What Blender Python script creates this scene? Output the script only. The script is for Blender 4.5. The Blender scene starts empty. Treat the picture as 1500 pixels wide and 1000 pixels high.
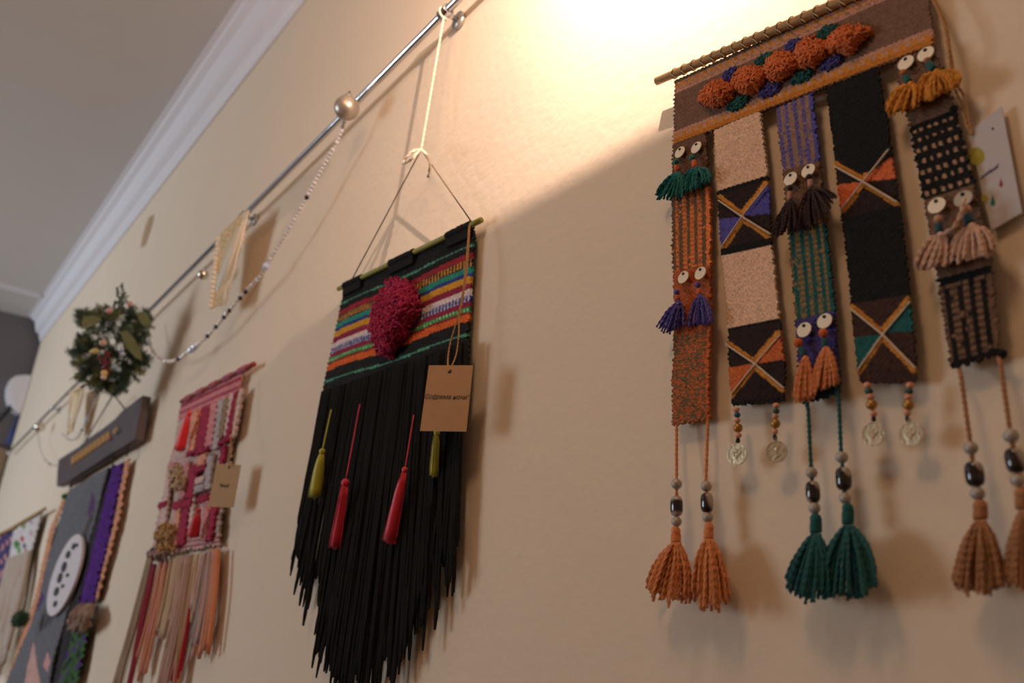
import bpy, math, random
import numpy as np
from mathutils import Matrix, Vector

rng = np.random.default_rng(7)
random.seed(7)
SC = bpy.context.scene
COL = SC.collection

# ------------------------------------------------------------------ camera
PP = np.array([750.0, 500.0])
HVP = np.array([-220.0, 860.0]) - PP      # vanishing point of the wall's length
VVP = np.array([985.0, -2800.0]) - PP     # vanishing point of the verticals
F = math.sqrt(-(HVP @ VVP))
_h = np.r_[HVP, F]; _h /= np.linalg.norm(_h)
_u = np.r_[VVP, F]; _u /= np.linalg.norm(_u)
RW = np.array([-_h, np.cross(_u, -_h), _u])   # world axes in (right, down, forward)
CAM = np.array([0.0, -0.6, 1.5])              # wall is the plane y = 0

cam_data = bpy.data.cameras.new('camera')
cam = bpy.data.objects.new('camera', cam_data)
COL.objects.link(cam)
cam_data.sensor_width = 36.0
cam_data.lens = F / 1500.0 * 36.0
cam_data.clip_start = 0.02
right, down, fwd = RW[:, 0], RW[:, 1], RW[:, 2]
m = Matrix.Identity(4)
for i in range(3):
    m[i][0] = right[i]; m[i][1] = -down[i]; m[i][2] = -fwd[i]; m[i][3] = CAM[i]
cam.matrix_world = m
cam_data.dof.use_dof = True
cam_data.dof.focus_distance = 0.93
cam_data.dof.aperture_fstop = 4.6
SC.camera = cam

# ------------------------------------------------------------------ world, exposure, large lights
SC.view_settings.view_transform = 'Standard'
SC.view_settings.look = 'None'
SC.view_settings.exposure = -0.05
SC.view_settings.gamma = 1.0
SC.view_settings.use_curve_mapping = False
world = bpy.data.worlds.new('world'); SC.world = world
world.use_nodes = True
world.node_tree.nodes['Background'].inputs[0].default_value = (0.75, 0.85, 1.0, 1)
world.node_tree.nodes['Background'].inputs[1].default_value = 0.6

def area_light(name, loc, target, sx, sy, energy, color):
    d = bpy.data.lights.new(name, 'AREA'); d.shape = 'RECTANGLE'
    d.size = sx; d.size_y = sy; d.energy = energy; d.color = color
    o = bpy.data.objects.new(name, d); COL.objects.link(o)
    o.location = loc
    o.rotation_euler = (Vector(target) - Vector(loc)).to_track_quat('-Z', 'Y').to_euler()
    return o
# daylight entering by the window in the wall behind the camera
area_light('window_daylight', (-5.0, -4.4, 1.9), (-5.0, 0.0, 1.8), 2.2, 1.7, 102, (0.80, 0.90, 1.0))
# ------------------------------------------------------------------ pixel <-> wall helpers
def P(px, py, off=0.0):
    px = np.asarray(px, float); py = np.asarray(py, float); off = np.asarray(off, float)
    d = np.stack(np.broadcast_arrays(px - PP[0], py - PP[1], F * np.ones_like(px + py)), -1)
    w = d @ RW.T
    t = (-off - CAM[1]) / w[..., 1]
    return CAM + w * t[..., None]
def proj(p):
    c = (np.asarray(p) - CAM) @ RW
    return PP[0] + F * c[..., 0] / c[..., 2], PP[1] + F * c[..., 1] / c[..., 2]
def mpp(px, py, off=0.0):                 # metres in one pixel at that spot
    return float((P(px, py, off) - CAM) @ fwd / F)
def lin(c):
    c = np.asarray(c, float) / 255.0
    return np.where(c <= 0.04045, c / 12.92, ((c + 0.055) / 1.055) ** 2.4)

# ------------------------------------------------------------------ materials
MATS = {}
def principled(name, color, rough=0.6, metal=0.0, bump=0.0, bscale=200.0, var=0.0, vscale=30.0, sheen=0.0, trans=0.0, coat=0.0, sub=0.0):
    if name in MATS: return MATS[name]
    mt = bpy.data.materials.new(name); mt.use_nodes = True
    nt = mt.node_tree; b = nt.nodes['Principled BSDF']
    rgb = tuple(lin(color)) + (1,)
    b.inputs['Base Color'].default_value = rgb
    b.inputs['Roughness'].default_value = rough
    b.inputs['Metallic'].default_value = metal
    if sheen: b.inputs['Sheen Weight'].default_value = sheen
    if trans: b.inputs['Transmission Weight'].default_value = trans
    if coat: b.inputs['Coat Weight'].default_value = coat
    tc = nt.nodes.new('ShaderNodeTexCoord')
    if var:
        n = nt.nodes.new('ShaderNodeTexNoise'); n.inputs['Scale'].default_value = vscale; n.inputs['Detail'].default_value = 5
        nt.links.new(tc.outputs['Object'], n.inputs['Vector'])
        mx = nt.nodes.new('ShaderNodeMix'); mx.data_type = 'RGBA'
        mx.inputs[6].default_value = tuple(max(0, c * (1 - var)) for c in rgb[:3]) + (1,)
        mx.inputs[7].default_value = tuple(min(1, c * (1 + var)) for c in rgb[:3]) + (1,)
        nt.links.new(n.outputs['Fac'], mx.inputs[0]); nt.links.new(mx.outputs[2], b.inputs['Base Color'])
    if bump:
        n = nt.nodes.new('ShaderNodeTexNoise'); n.inputs['Scale'].default_value = bscale; n.inputs['Detail'].default_value = 4
        nt.links.new(tc.outputs['Object'], n.inputs['Vector'])
        bp = nt.nodes.new('ShaderNodeBump'); bp.inputs['Strength'].default_value = bump; bp.inputs['Distance'].default_value = 0.01
        nt.links.new(n.outputs['Fac'], bp.inputs['Height']); nt.links.new(bp.outputs['Normal'], b.inputs['Normal'])
    MATS[name] = mt
    return mt
def wool(color):
    return principled('wool_%d_%d_%d' % tuple(color), color, 0.95, var=0.22, vscale=420, bump=0.5, bscale=900, sheen=0.15 if sum(color) > 60 else 0.0)
def weave_mat():
    if 'weave' in MATS: return MATS['weave']
    mt = bpy.data.materials.new('woven_wool'); mt.use_nodes = True
    nt = mt.node_tree; b = nt.nodes['Principled BSDF']
    b.inputs['Roughness'].default_value = 0.95; b.inputs['Sheen Weight'].default_value = 0.03
    a = nt.nodes.new('ShaderNodeAttribute'); a.attribute_name = 'yarn'
    nt.links.new(a.outputs['Color'], b.inputs['Base Color'])
    tc = nt.nodes.new('ShaderNodeTexCoord')
    n = nt.nodes.new('ShaderNodeTexNoise'); n.inputs['Scale'].default_value = 900
    nt.links.new(tc.outputs['Object'], n.inputs['Vector'])
    bp = nt.nodes.new('ShaderNodeBump'); bp.inputs['Strength'].default_value = 0.35; bp.inputs['Distance'].default_value = 0.002
    nt.links.new(n.outputs['Fac'], bp.inputs['Height']); nt.links.new(bp.outputs['Normal'], b.inputs['Normal'])
    MATS['weave'] = mt
    return mt
CHROME = principled('brushed_chrome', (205, 208, 215), 0.16, 1.0, bump=0.25, bscale=14)
SILVER = principled('silver_paint', (185, 182, 175), 0.38, 0.7)
PEWTER = principled('pewter_bead', (176, 168, 158), 0.5, 0.35)
COIN = principled('coin_metal', (190, 170, 140), 0.4, 0.75, bump=0.15, bscale=300)
DISC = principled('sequin_shell', (240, 228, 205), 0.35, 0.0, coat=0.3)
GREYDISC = principled('sequin_steel', (150, 150, 145), 0.4, 0.5)
DARK = principled('dark_hole', (30, 20, 16), 0.9)
BAMBOO = principled('pale_wood', (176, 138, 84), 0.55, var=.2, vscale=60)
LIMEROD = principled('green_bamboo', (150, 150, 60), 0.5, var=.25, vscale=60)
REDROD = principled('red_stick', (140, 45, 40), 0.6, var=.2, vscale=60)
KRAFT = principled('kraft_card', (184, 140, 96), 0.85, var=.12, vscale=90, bump=.1, bscale=400)
KRAFT2 = principled('kraft_card_pale', (178, 146, 104), 0.85, var=.1, vscale=90)
INK = principled('ink', (38, 28, 30), 0.7)
TWINE = principled('jute_twine', (190, 145, 95), 0.9, var=.25, vscale=300)
WHITECORD = principled('white_cotton', (238, 225, 205), 0.9, var=.1, vscale=300)
GREYSTRING = principled('grey_string', (120, 105, 90), 0.9)
CRYSTAL = principled('crystal', (236, 236, 242), 0.08, 0.0, trans=0.25, coat=.8)
def agate_mat(name, axis, shift, pale):
    mt = bpy.data.materials.new(name); mt.use_nodes = True
    nt = mt.node_tree; b = nt.nodes['Principled BSDF']
    b.inputs['Roughness'].default_value = 0.1; b.inputs['Coat Weight'].default_value = 0.6
    tc = nt.nodes.new('ShaderNodeTexCoord'); mp = nt.nodes.new('ShaderNodeMapping')
    mp.inputs['Rotation'].default_value = axis; mp.inputs['Location'].default_value = (shift, shift * .7, shift)
    w = nt.nodes.new('ShaderNodeTexWave'); w.inputs['Scale'].default_value = 22; w.inputs['Distortion'].default_value = 1.6
    r = nt.nodes.new('ShaderNodeValToRGB')
    r.color_ramp.elements[0].position = pale; r.color_ramp.elements[0].color = (0.012, 0.008, 0.008, 1)
    r.color_ramp.elements[1].position = 1.0; r.color_ramp.elements[1].color = (0.42, 0.36, 0.3, 1)
    e = r.color_ramp.elements.new(min(.97, pale + .12)); e.color = (0.09, 0.04, 0.03, 1)
    nt.links.new(tc.outputs['Object'], mp.inputs['Vector']); nt.links.new(mp.outputs['Vector'], w.inputs['Vector'])
    nt.links.new(w.outputs['Fac'], r.inputs['Fac']); nt.links.new(r.outputs['Color'], b.inputs['Base Color'])
    return mt

# ------------------------------------------------------------------ object helpers
WPOS = {}
def tag(o, label=None, cat=None, group=None, kind=None):
    if label: o['label'] = label
    if cat: o['category'] = cat
    if group: o['group'] = group
    if kind: o['kind'] = kind
    return o
def thing(name, loc, label, cat, group=None):
    o = bpy.data.objects.new(name, None); COL.objects.link(o)
    o.location = loc; o.empty_display_size = 0.05
    WPOS[o] = np.array(loc, float)
    return tag(o, label, cat, group)
class MB:
    def __init__(s): s.v = []; s.f = []; s.n = 0
    def add(s, verts, faces):
        verts = np.asarray(verts, float)
        s.v.append(verts); s.f.extend([tuple(i + s.n for i in f) for f in faces]); s.n += len(verts)
        return s
    def tube(s, pts, r, sides=6, caps=True):
        pts = np.asarray(pts, float); n = len(pts)
        rr = np.broadcast_to(np.asarray(r, float), (n,))
        t = np.gradient(pts, axis=0); t /= np.maximum(np.linalg.norm(t, axis=1, keepdims=True), 1e-9)
        ref = np.array([0.31, -0.9, 0.28]); 
        a = np.cross(t, ref); a /= np.maximum(np.linalg.norm(a, axis=1, keepdims=True), 1e-9)
        b = np.cross(t, a)
        ang = np.arange(sides) * 2 * math.pi / sides
        vs = pts[:, None] + rr[:, None, None] * (np.cos(ang)[None, :, None] * a[:, None] + np.sin(ang)[None, :, None] * b[:, None])
        fs = [(i*sides+j, i*sides+(j+1) % sides, (i+1)*sides+(j+1) % sides, (i+1)*sides+j) for i in range(n-1) for j in range(sides)]
        if caps:
            fs.append(tuple(range(sides))[::-1]); fs.append(tuple((n-1)*sides+j for j in range(sides)))
        return s.add(vs.reshape(-1, 3), fs)
    def yarn(s, pts, r, plies=2, turns=None, sides=4):     # plied yarn: helices round the path
        pts = np.asarray(pts, float)
        L = np.linalg.norm(np.diff(pts, axis=0), axis=1).sum()
        turns = turns if turns is not None else L / (r * 9)
        n = int(max(8, min(90, turns * 6)))
        pts = resample(pts, n)
        t = np.gradient(pts, axis=0); t /= np.maximum(np.linalg.norm(t, axis=1, keepdims=True), 1e-9)
        a = np.cross(t, np.array([0.31, -0.9, 0.28])); a /= np.maximum(np.linalg.norm(a, axis=1, keepdims=True), 1e-9)
        b = np.cross(t, a); ph = np.linspace(0, turns * 2 * math.pi, n)
        for k in range(plies):
            q = ph + k * 2 * math.pi / plies
            s.tube(pts + r * .5 * (np.cos(q)[:, None] * a + np.sin(q)[:, None] * b), r * .58, sides)
        return s
    def ball(s, c, rad, seg=14, ring=9, axes=None, lump=0.0):
        c = np.asarray(c, float); rad = np.broadcast_to(np.asarray(rad, float), (3,))
        th = np.linspace(0, math.pi, ring + 1)[1:-1]; ph = np.arange(seg) * 2 * math.pi / seg
        d = [(0, 0, 1)] + [(math.sin(t)*math.cos(p), math.sin(t)*math.sin(p), math.cos(t)) for t in th for p in ph] + [(0, 0, -1)]
        d = np.array(d)
        if lump: d = d * (1 + lump * rng.standard_normal((len(d), 1)))
        d = d * rad
        if axes is not None: d = d @ np.asarray(axes)
        fs = [(0, 1 + j, 1 + (j + 1) % seg) for j in range(seg)]
        for i in range(ring - 2):
            o = 1 + i * seg
            fs += [(o + j, o + seg + j, o + seg + (j+1) % seg, o + (j+1) % seg) for j in range(seg)]
        o = 1 + (ring - 2) * seg; e = len(d) - 1
        fs += [(o + j, e, o + (j + 1) % seg) for j in range(seg)]
        return s.add(c + d, fs)
    def slab(s, front, back):          # two loops of points, closed
        n = len(front)
        fs = [tuple(range(n)), tuple(range(2*n-1, n-1, -1))] + [(i, n+i, n+(i+1) % n, (i+1) % n) for i in range(n)]
        return s.add(np.vstack([front, back]), fs)
    def build(s, name, mat, parent=None, smooth=True, label=None):
        v = np.vstack(s.v); c = (v.min(0) + v.max(0)) / 2
        me = bpy.data.meshes.new(name); me.from_pydata((v - c).tolist(), [], s.f)
        if smooth: me.polygons.foreach_set('use_smooth', [True] * len(me.polygons))
        me.materials.append(mat); me.update()
        o = bpy.data.objects.new(name, me); COL.objects.link(o)
        WPOS[o] = c
        if parent is not None:
            o.parent = parent; o.location = c - WPOS[parent]
        else: o.location = c
        if label: o['label'] = label
        return o
def resample(pts, n):
    pts = np.asarray(pts, float)
    d = np.r_[0, np.cumsum(np.linalg.norm(np.diff(pts, axis=0), axis=1))]
    q = np.linspace(0, d[-1], n)
    return np.stack([np.interp(q, d, pts[:, k]) for k in range(pts.shape[1])], 1)
def smooth_path(pts, n=24):            # Catmull-Rom
    p = np.asarray(pts, float)
    p = np.vstack([2*p[0]-p[1], p, 2*p[-1]-p[-2]])
    out = []
    for i in range(1, len(p) - 2):
        for t in np.linspace(0, 1, 12, endpoint=False):
            a, b, c, d = p[i-1], p[i], p[i+1], p[i+2]
            out.append(.5*((2*b)+(c-a)*t+(2*a-5*b+4*c-d)*t*t+(3*b-a-3*c+d)*t**3))
    out.append(p[-2])
    return resample(np.array(out), n)
def box(name, lo, hi, mat, parent=None, kind=None):
    lo = np.array(lo, float); hi = np.array(hi, float)
    v = [(x, y, z) for x in (lo[0], hi[0]) for y in (lo[1], hi[1]) for z in (lo[2], hi[2])]
    f = [(0, 1, 3, 2), (4, 6, 7, 5), (0, 4, 5, 1), (2, 3, 7, 6), (0, 2, 6, 4), (1, 5, 7, 3)]
    o = MB().add(v, f).build(name, mat, parent, smooth=False)
    if kind: o['kind'] = kind
    return o
def poly_px(pts, off0, off1):
    a = np.array(pts, float)
    return P(a[:, 0], a[:, 1], off1), P(a[:, 0], a[:, 1], off0)
def slab_px(name, pts, off0, off1, mat, parent=None, label=None):
    f, b = poly_px(pts, off0, off1)
    # back loop keeps the front's wall position so the sides stand square to the wall
    b = f.copy(); b[:, 1] = -off0
    return MB().slab(f, b).build(name, mat, parent, smooth=False, label=label)

def panel(name, secs, off, colfn, parent, cell=0.0013, amp=0.00035, ragged=0.0006, thick=0.003, sag=0.0, curl=0.0, gain=1.0):
    s = np.array(secs, float)
    Lp = P(s[:, 0], s[:, 1], off); Rp = P(s[:, 2], s[:, 3], off)
    mid = (Lp + Rp) / 2
    d = np.r_[0, np.cumsum(np.linalg.norm(np.diff(mid, axis=0), axis=1))]
    nv = int(max(6, d[-1] / cell)); nu = int(max(6, np.linalg.norm(Rp - Lp, axis=1).mean() / cell))
    q = np.linspace(0, d[-1], nv + 1)
    kk = np.interp(q, d, np.arange(len(d)))
    L = np.stack([np.interp(q, d, Lp[:, k]) for k in range(3)], 1)
    R_ = np.stack([np.interp(q, d, Rp[:, k]) for k in range(3)], 1)
    u = np.linspace(0, 1, nu + 1)
    G = L[:, None] + (R_ - L)[:, None] * u[None, :, None]
    I, J = np.meshgrid(np.arange(nv + 1), np.arange(nu + 1), indexing='ij')
    U = np.broadcast_to(u, (nv + 1, nu + 1)); K = np.broadcast_to(kk[:, None], U.shape)
    V = np.broadcast_to((q / d[-1])[:, None], U.shape)
    PX, PY = proj(G)
    c = lin(colfn(U, V, PX, PY, K, I, J)) * gain
    c = c * (1 + .13 * rng.standard_normal(U.shape))[..., None]
    h = amp * 1.5 * (2 * ((I // 2 + J // 2) % 2) - 1) + amp * .9 * rng.standard_normal(U.shape)
    G = G.copy(); G[..., 1] -= h
    if curl: G[..., 1] -= curl * (np.sin(V * 7 + U * 2) + .6 * np.sin(V * 15 + 1))
    if sag: G[..., 2] -= sag * np.sin(U * math.pi)
    e = rng.standard_normal(nv + 1) * ragged
    e2 = rng.standard_normal(nv + 1) * ragged
    G[:, 0, 0] += e; G[:, -1, 0] += e2
    G[0, :, 2] += 0; G[-1, :, 2] += rng.standard_normal(nu + 1) * ragged
    n0 = (nv + 1) * (nu + 1)
    W = nu + 1
    fr = G.reshape(-1, 3); bk = fr.copy(); bk[:, 1] += thick
    rim = [(i, 0) for i in range(nv + 1)] + [(nv, j) for j in range(1, nu + 1)] + [(i, nu) for i in range(nv - 1, -1, -1)] + [(0, j) for j in range(nu - 1, 0, -1)]
    idx = [i * W + j for i, j in rim]
    verts = np.vstack([fr, bk[idx]])
    a = np.arange(n0).reshape(nv + 1, W)
    faces = np.stack([a[:-1, :-1], a[1:, :-1], a[1:, 1:], a[:-1, 1:]], -1).reshape(-1, 4).tolist()
    n = len(idx)
    faces += [(idx[k], n0 + k, n0 + (k + 1) % n, idx[(k + 1) % n])[::-1] for k in range(n)]
    faces.append(tuple(n0 + k for k in range(n))[::-1])
    o = MB().add(verts, faces).build(name, weave_mat(), parent)
    cc = np.vstack([c.reshape(-1, 3), c.reshape(-1, 3)[idx]])
    at = o.data.color_attributes.new('yarn', 'FLOAT_COLOR', 'POINT')
    at.data.foreach_set('color', np.c_[np.clip(cc, 0, 1), np.ones(len(cc))].astype(np.float32).ravel())
    return o
def pick(shape, base, *layers):
    c = np.empty(shape + (3,)); c[:] = base
    for mask, col in layers:
        c[mask] = np.asarray(col)
    return c
def in_poly(x, y, poly):
    r = np.zeros(x.shape, bool); n = len(poly)
    for i in range(n):
        x1, y1 = poly[i]; x2, y2 = poly[(i + 1) % n]
        if y1 == y2: continue
        c = ((y1 > y) != (y2 > y)) & (x < (x2 - x1) * (y - y1) / (y2 - y1) + x1)
        r ^= c
    return r
def seg_dist(x, y, a, b):
    ax, ay = a; bx, by = b; dx, dy = bx - ax, by - ay
    t = np.clip(((x - ax) * dx + (y - ay) * dy) / (dx * dx + dy * dy), 0, 1)
    return np.hypot(x - ax - t * dx, y - ay - t * dy)

def RP(px, py, depth):                   # point of a rounded thing at its own distance, kept clear of the wall
    v = RW @ np.array([px - PP[0], py - PP[1], F]); p = CAM + v * (depth / F)
    return p if p[1] < -.006 else P(px, py, .006)
def skirt(mb, top, ends, off, neck=3.0, n=30, r=1.7, bulge=0.25, depth=None, plied=True, jit=4.0, drop=0.0, droop=0.0, round_=False):
    """strands fanning from top (px) to a line of ends (px list), bodies standing off the wall"""
    ends = np.array(ends, float); sc = mpp(top[0], top[1], off)
    w = np.linalg.norm(ends[-1] - ends[0]); depth = depth if depth is not None else w * .3 * sc
    es = resample(ends, 60)
    for i in range(n):
        a = (i + rng.random()) / n; ph = rng.random() * 2 * math.pi; rad = math.sqrt(rng.random())
        e = es[int(a * 59)] + rng.standard_normal(2) * (jit * .35, jit) - (0, abs(rng.standard_normal()) * drop)
        side = (a - .5) * 2; o1 = off + depth * math.cos(ph) * rad * math.sqrt(max(.05, 1 - side**2 * .8))
        s0 = np.array(top) + (neck * side, 0); o0 = off + neck * sc * math.cos(ph) * .8
        k1 = .35
        m_ = s0 + (e - s0) * k1 + (np.array([side * w * bulge * .5, -abs(side) * droop]))
        pts = []
        for t in np.linspace(0, 1, 7):
            q = (1-t)**2 * s0 + 2*t*(1-t) * m_ + t*t * e
            oo = (1-t)**2 * o0 + 2*t*(1-t) * (o0*.3 + o1*.7) + t*t * o1
            pts.append(RP(q[0] + rng.normal(0, .3), q[1], sc * F - (oo - off)) if round_ else P(q[0] + rng.normal(0, .5), q[1], max(oo, .004)))
        if plied: mb.yarn(pts, r * sc)
        else: mb.tube(resample(np.array(pts), 8), r * sc * np.linspace(1, .7, 8), 4)
    return mb
def fuzz(mb, poly, off, height, n, r=0.0011, loop=0.006, edge_soft=12.0):
    """a tufted pile: curled yarn ends standing over a pixel polygon, higher in the middle"""
    poly = np.array(poly, float); lo = poly.min(0); hi = poly.max(0); k = 0
    while k < n:
        q = lo + rng.random(2) * (hi - lo)
        if not in_poly(np.array([q[0]]), np.array([q[1]]), poly)[0]: continue
        dist = min(seg_dist(np.array([q[0]]), np.array([q[1]]), poly[i], poly[(i+1) % len(poly)])[0] for i in range(len(poly)))
        hgt = height * math.sqrt(min(1, dist / edge_soft)) * (.75 + .4 * rng.random())
        base = P(q[0], q[1], off); d = rng.standard_normal(3) * .7; d[1] = -abs(d[1]) - .5; d /= np.linalg.norm(d)
        c = P(q[0], q[1], off + hgt); sd = np.cross(d, rng.standard_normal(3)); sd /= np.linalg.norm(sd)
        pts = [c - d * loop * .9 - sd * loop * .3, c - d*loop*.2 + sd * loop * .25, c + d * loop * .4 + sd * loop * .1, c + d * loop * .55 - sd * loop * .35]
        mb.tube(resample(np.array(pts), 6), r * np.array([1, 1.15, 1.1, 1.1, 1, .6]), 4)
        k += 1
    return mb
def pile_base(mb, poly, off, height, edge_soft, nu=16):
    poly = np.array(poly, float); c = poly.mean(0); loop = resample(np.vstack([poly, poly[:1]]), nu * 2 + 1)[:-1]
    rings = []
    for t in np.linspace(1, .12, 6):
        q = c + (loop - c) * t
        rings.append(P(q[:, 0], q[:, 1], off + height * math.sqrt(max(0, 1 - t * t))))
    n = len(loop); vs = np.vstack(rings + [P(c[0], c[1], off + height)[None]])
    fs = [(i*n+j, i*n+(j+1) % n, (i+1)*n+(j+1) % n, (i+1)*n+j) for i in range(5) for j in range(n)] + [(5*n+j, 5*n+(j+1) % n, 6*n) for j in range(n)]
    return mb.add(vs, fs)
def text_mesh(txt, size, org, ex, ey, nrm, mat, parent, shear=.25, name='lettering'):
    cu = bpy.data.curves.new('t', 'FONT'); cu.body = txt; cu.size = size; cu.shear = shear; cu.align_x = 'CENTER'; cu.align_y = 'CENTER'
    cu.resolution_u = 3; cu.offset = 0.0
    to = bpy.data.objects.new('t', cu); COL.objects.link(to)
    me = bpy.data.meshes.new_from_object(to.evaluated_get(bpy.context.evaluated_depsgraph_get()))
    v = np.array([x.co[:] for x in me.vertices]); f = [tuple(p.vertices) for p in me.polygons]
    bpy.data.objects.remove(to)
    if len(v) == 0: return
    w = org + v[:, :1] * ex + v[:, 1:2] * ey + nrm * .0006
    MB().add(w, f).build(name, mat, parent, smooth=False)

# ================================================================== THE ROOM
X0, X1, Y1 = -6.25, 2.6, -4.5
zm = float(P(450, 0)[2])
_zw = float(P(346, 0)[2]) - CAM[2]
o_m = (_zw + CAM[2] - zm) / (1.45 + _zw / 0.6)      # moulding projection
zc = zm + 1.45 * o_m                                 # ceiling height
WALL = principled('cream_plaster', (232, 215, 192), 0.9, var=.03, vscale=6, bump=.10, bscale=55)
CEIL = principled('ceiling_paint', (205, 200, 196), 0.95, var=.03, vscale=3)
TRIM = principled('white_trim', (232, 230, 236), 0.55)
FLOOR = principled('floor_wood', (120, 85, 55), 0.5, var=.2, vscale=5)
box('wall_back', (X0, 0, 0), (X1, .15, zc + .1), WALL, kind='structure')
box('ceiling', (X0 - .16, Y1, zc), (X1, .15, zc + .1), CEIL, kind='structure')
box('floor', (X0 - .16, Y1, -.1), (X1, .15, 0), FLOOR, kind='structure')
box('wall_right', (X1, Y1, 0), (X1 + .12, .15, zc), WALL, kind='structure')
# wall behind the camera, with the window that lets the daylight in
wf = MB()
def addbox(mb, lo, hi):
    v = [(x, y, z) for x in (lo[0], hi[0]) for y in (lo[1], hi[1]) for z in (lo[2], hi[2])]
    return mb.add(v, [(0, 1, 3, 2), (4, 6, 7, 5), (0, 4, 5, 1), (2, 3, 7, 6), (0, 2, 6, 4), (1, 5, 7, 3)])
wx0, wx1, wz0, wz1 = -6.1, -3.9, 1.0, 2.8
for lo, hi in (((X0-.16, Y1-.12, 0), (wx0, Y1, zc)), ((wx1, Y1-.12, 0), (X1, Y1, zc)), ((wx0, Y1-.12, 0), (wx1, Y1, wz0)), ((wx0, Y1-.12, wz1), (wx1, Y1, zc))):
    addbox(wf, lo, hi)
wf.build('wall_front', WALL, smooth=False)['kind'] = 'structure'
wn = MB()
for lo, hi in (((wx0, Y1-.1, wz0), (wx0+.06, Y1-.03, wz1)), ((wx1-.06, Y1-.1, wz0), (wx1, Y1-.03, wz1)), ((wx0, Y1-.1, wz0), (wx1, Y1-.03, wz0+.06)),
               ((wx0, Y1-.1, wz1-.06), (wx1, Y1-.03, wz1)), (((wx0+wx1)/2-.03, Y1-.1, wz0), ((wx0+wx1)/2+.03, Y1-.03, wz1))):
    addbox(wn, lo, hi)
wn.build('window_1', TRIM, smooth=False)['kind'] = 'structure'
# crown moulding: cove profile swept along the wall
prof = [(0, 0), (.06, 0), (.10, .10), (.16, .16), (.20, .30), (.34, .36), (.42, .40), (.52, .62), (.60, .80), (.80, .86), (.84, .94), (1.0, .95), (1.0, 1.0), (0, 1.0)]
pr = np.array(prof); npf = len(pr); rows = []
for x in (X0, X1):
    rows.append(np.c_[np.full(npf, x), -.001 - pr[:, 0] * o_m, zm + pr[:, 1] * (zc - zm) - .001])
MB().add(np.vstack(rows), [(j, (j+1) % npf, npf + (j+1) % npf, npf + j) for j in range(npf)] + [tuple(range(npf))[::-1], tuple(range(npf, 2*npf))]).build('trim_1', TRIM, smooth=False)['kind'] = 'structure'

# ---- the far end of the room
GREYW = principled('grey_end_wall', (112, 106, 108), 0.9, var=.05, vscale=4)
box('wall_left', (X0 - .16, Y1, 0), (X0 - .06, .15, zc), GREYW, kind='structure')
box('trim_2', (-5.75, -3.0, zc - .02), (-5.71, -o_m - .01, zc - .001), TRIM, kind='structure')
def endp(px, py, d):
    v = RW @ np.array([px - PP[0], py - PP[1], F]); return CAM + v * ((X0 - .06 + d - CAM[0]) / v[0])
def end_slab(name, pts, d0, d1, mat, parent=None):
    f = np.array([endp(x, y, d1) for x, y in pts]); f[:, 1] = np.minimum(f[:, 1], -.004); b = f.copy(); b[:, 0] = X0 - .06 + d0
    return MB().slab(f, b).build(name, mat, parent, smooth=False)
wb = thing('wall_box', endp(30, 606, .0), 'white rounded box fixed high in the far corner beside the rail end', 'box')
end_slab('casing', [(52, 551), (38, 549), (24, 550), (16, 555), (12, 564), (11, 578), (14, 590), (20, 599), (30, 605), (40, 606)], .0, .12, TRIM, wb)
end_slab('lid', [(50, 556), (38, 555), (26, 556), (19, 561), (16, 572), (18, 586), (26, 596), (38, 599)], .12, .13, TRIM, wb)
bl = thing('blue_banner', endp(20, 650, .0), 'blue cloth banner on the end wall under the white rounded box', 'banner')
end_slab('cloth', [(26, 608), (36, 610), (22, 652), (8, 648)], .0, .02, principled('blue_cloth', (84, 104, 168), .9, var=.15, vscale=8), bl)
end_slab('hem', [(26, 606), (36, 608), (35, 611), (25, 609)], .02, .03, principled('blue_hem', (70, 84, 140), .9), bl)
sh = thing('curtain_rod', endp(6, 606, .0), 'short dark curtain rod beside the white rounded box', 'rod')
MB().tube([endp(-14, 628, .08), endp(16, 597, .08)], .014, 8).build('pole', principled('dark_pole', (40, 38, 40), .5), sh)
MB().ball(endp(16, 597, .08), .022, 10, 7).build('finial', principled('dark_pole', (40, 38, 40), .5), sh)
end_slab('door_1', [(-20, 646), (13, 660), (4, 704), (-20, 800)], .0, .03, principled('tan_door', (150, 128, 104), .7), None)['kind'] = 'structure'

# ================================================================== LAMP (above the frame)
LX, LY, LZ = -0.43, -0.20, CAM[2] + 1.02
zcut = float(P(850, 252)[2])
BRASS = principled('lamp_metal', (60, 52, 45), 0.5, 0.6)
lampo = thing('wall_lamp', (LX, 0, LZ), 'dark metal picture light mounted above the many-stranded woven hanging', 'lamp')
t = 0.26
ey_, ez_ = LY * (1 - t), LZ + (zcut - LZ) * t
box('shade_floor', (LX - .30, -.30, ez_ - .004), (LX + .45, ey_, ez_), BRASS, lampo)
box('shade_front', (LX - .30, -.304, ez_), (LX + .45, -.30, LZ + .10), BRASS, lampo)
for sx in (-.2, .2):
    MB().tube([(LX + sx, -.001, LZ + .12), (LX + sx, -.12, LZ + .13), (LX + sx, -.302, LZ + .095)], .006, 8).build('arm', BRASS, lampo)
ld = bpy.data.lights.new('lamp_bulb', 'POINT'); ld.energy = 35; ld.color = (1.0, .72, .57); ld.shadow_soft_size = .003
lo_ = bpy.data.objects.new('lamp_bulb', ld); COL.objects.link(lo_); lo_.location = (LX, LY, LZ)
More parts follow.
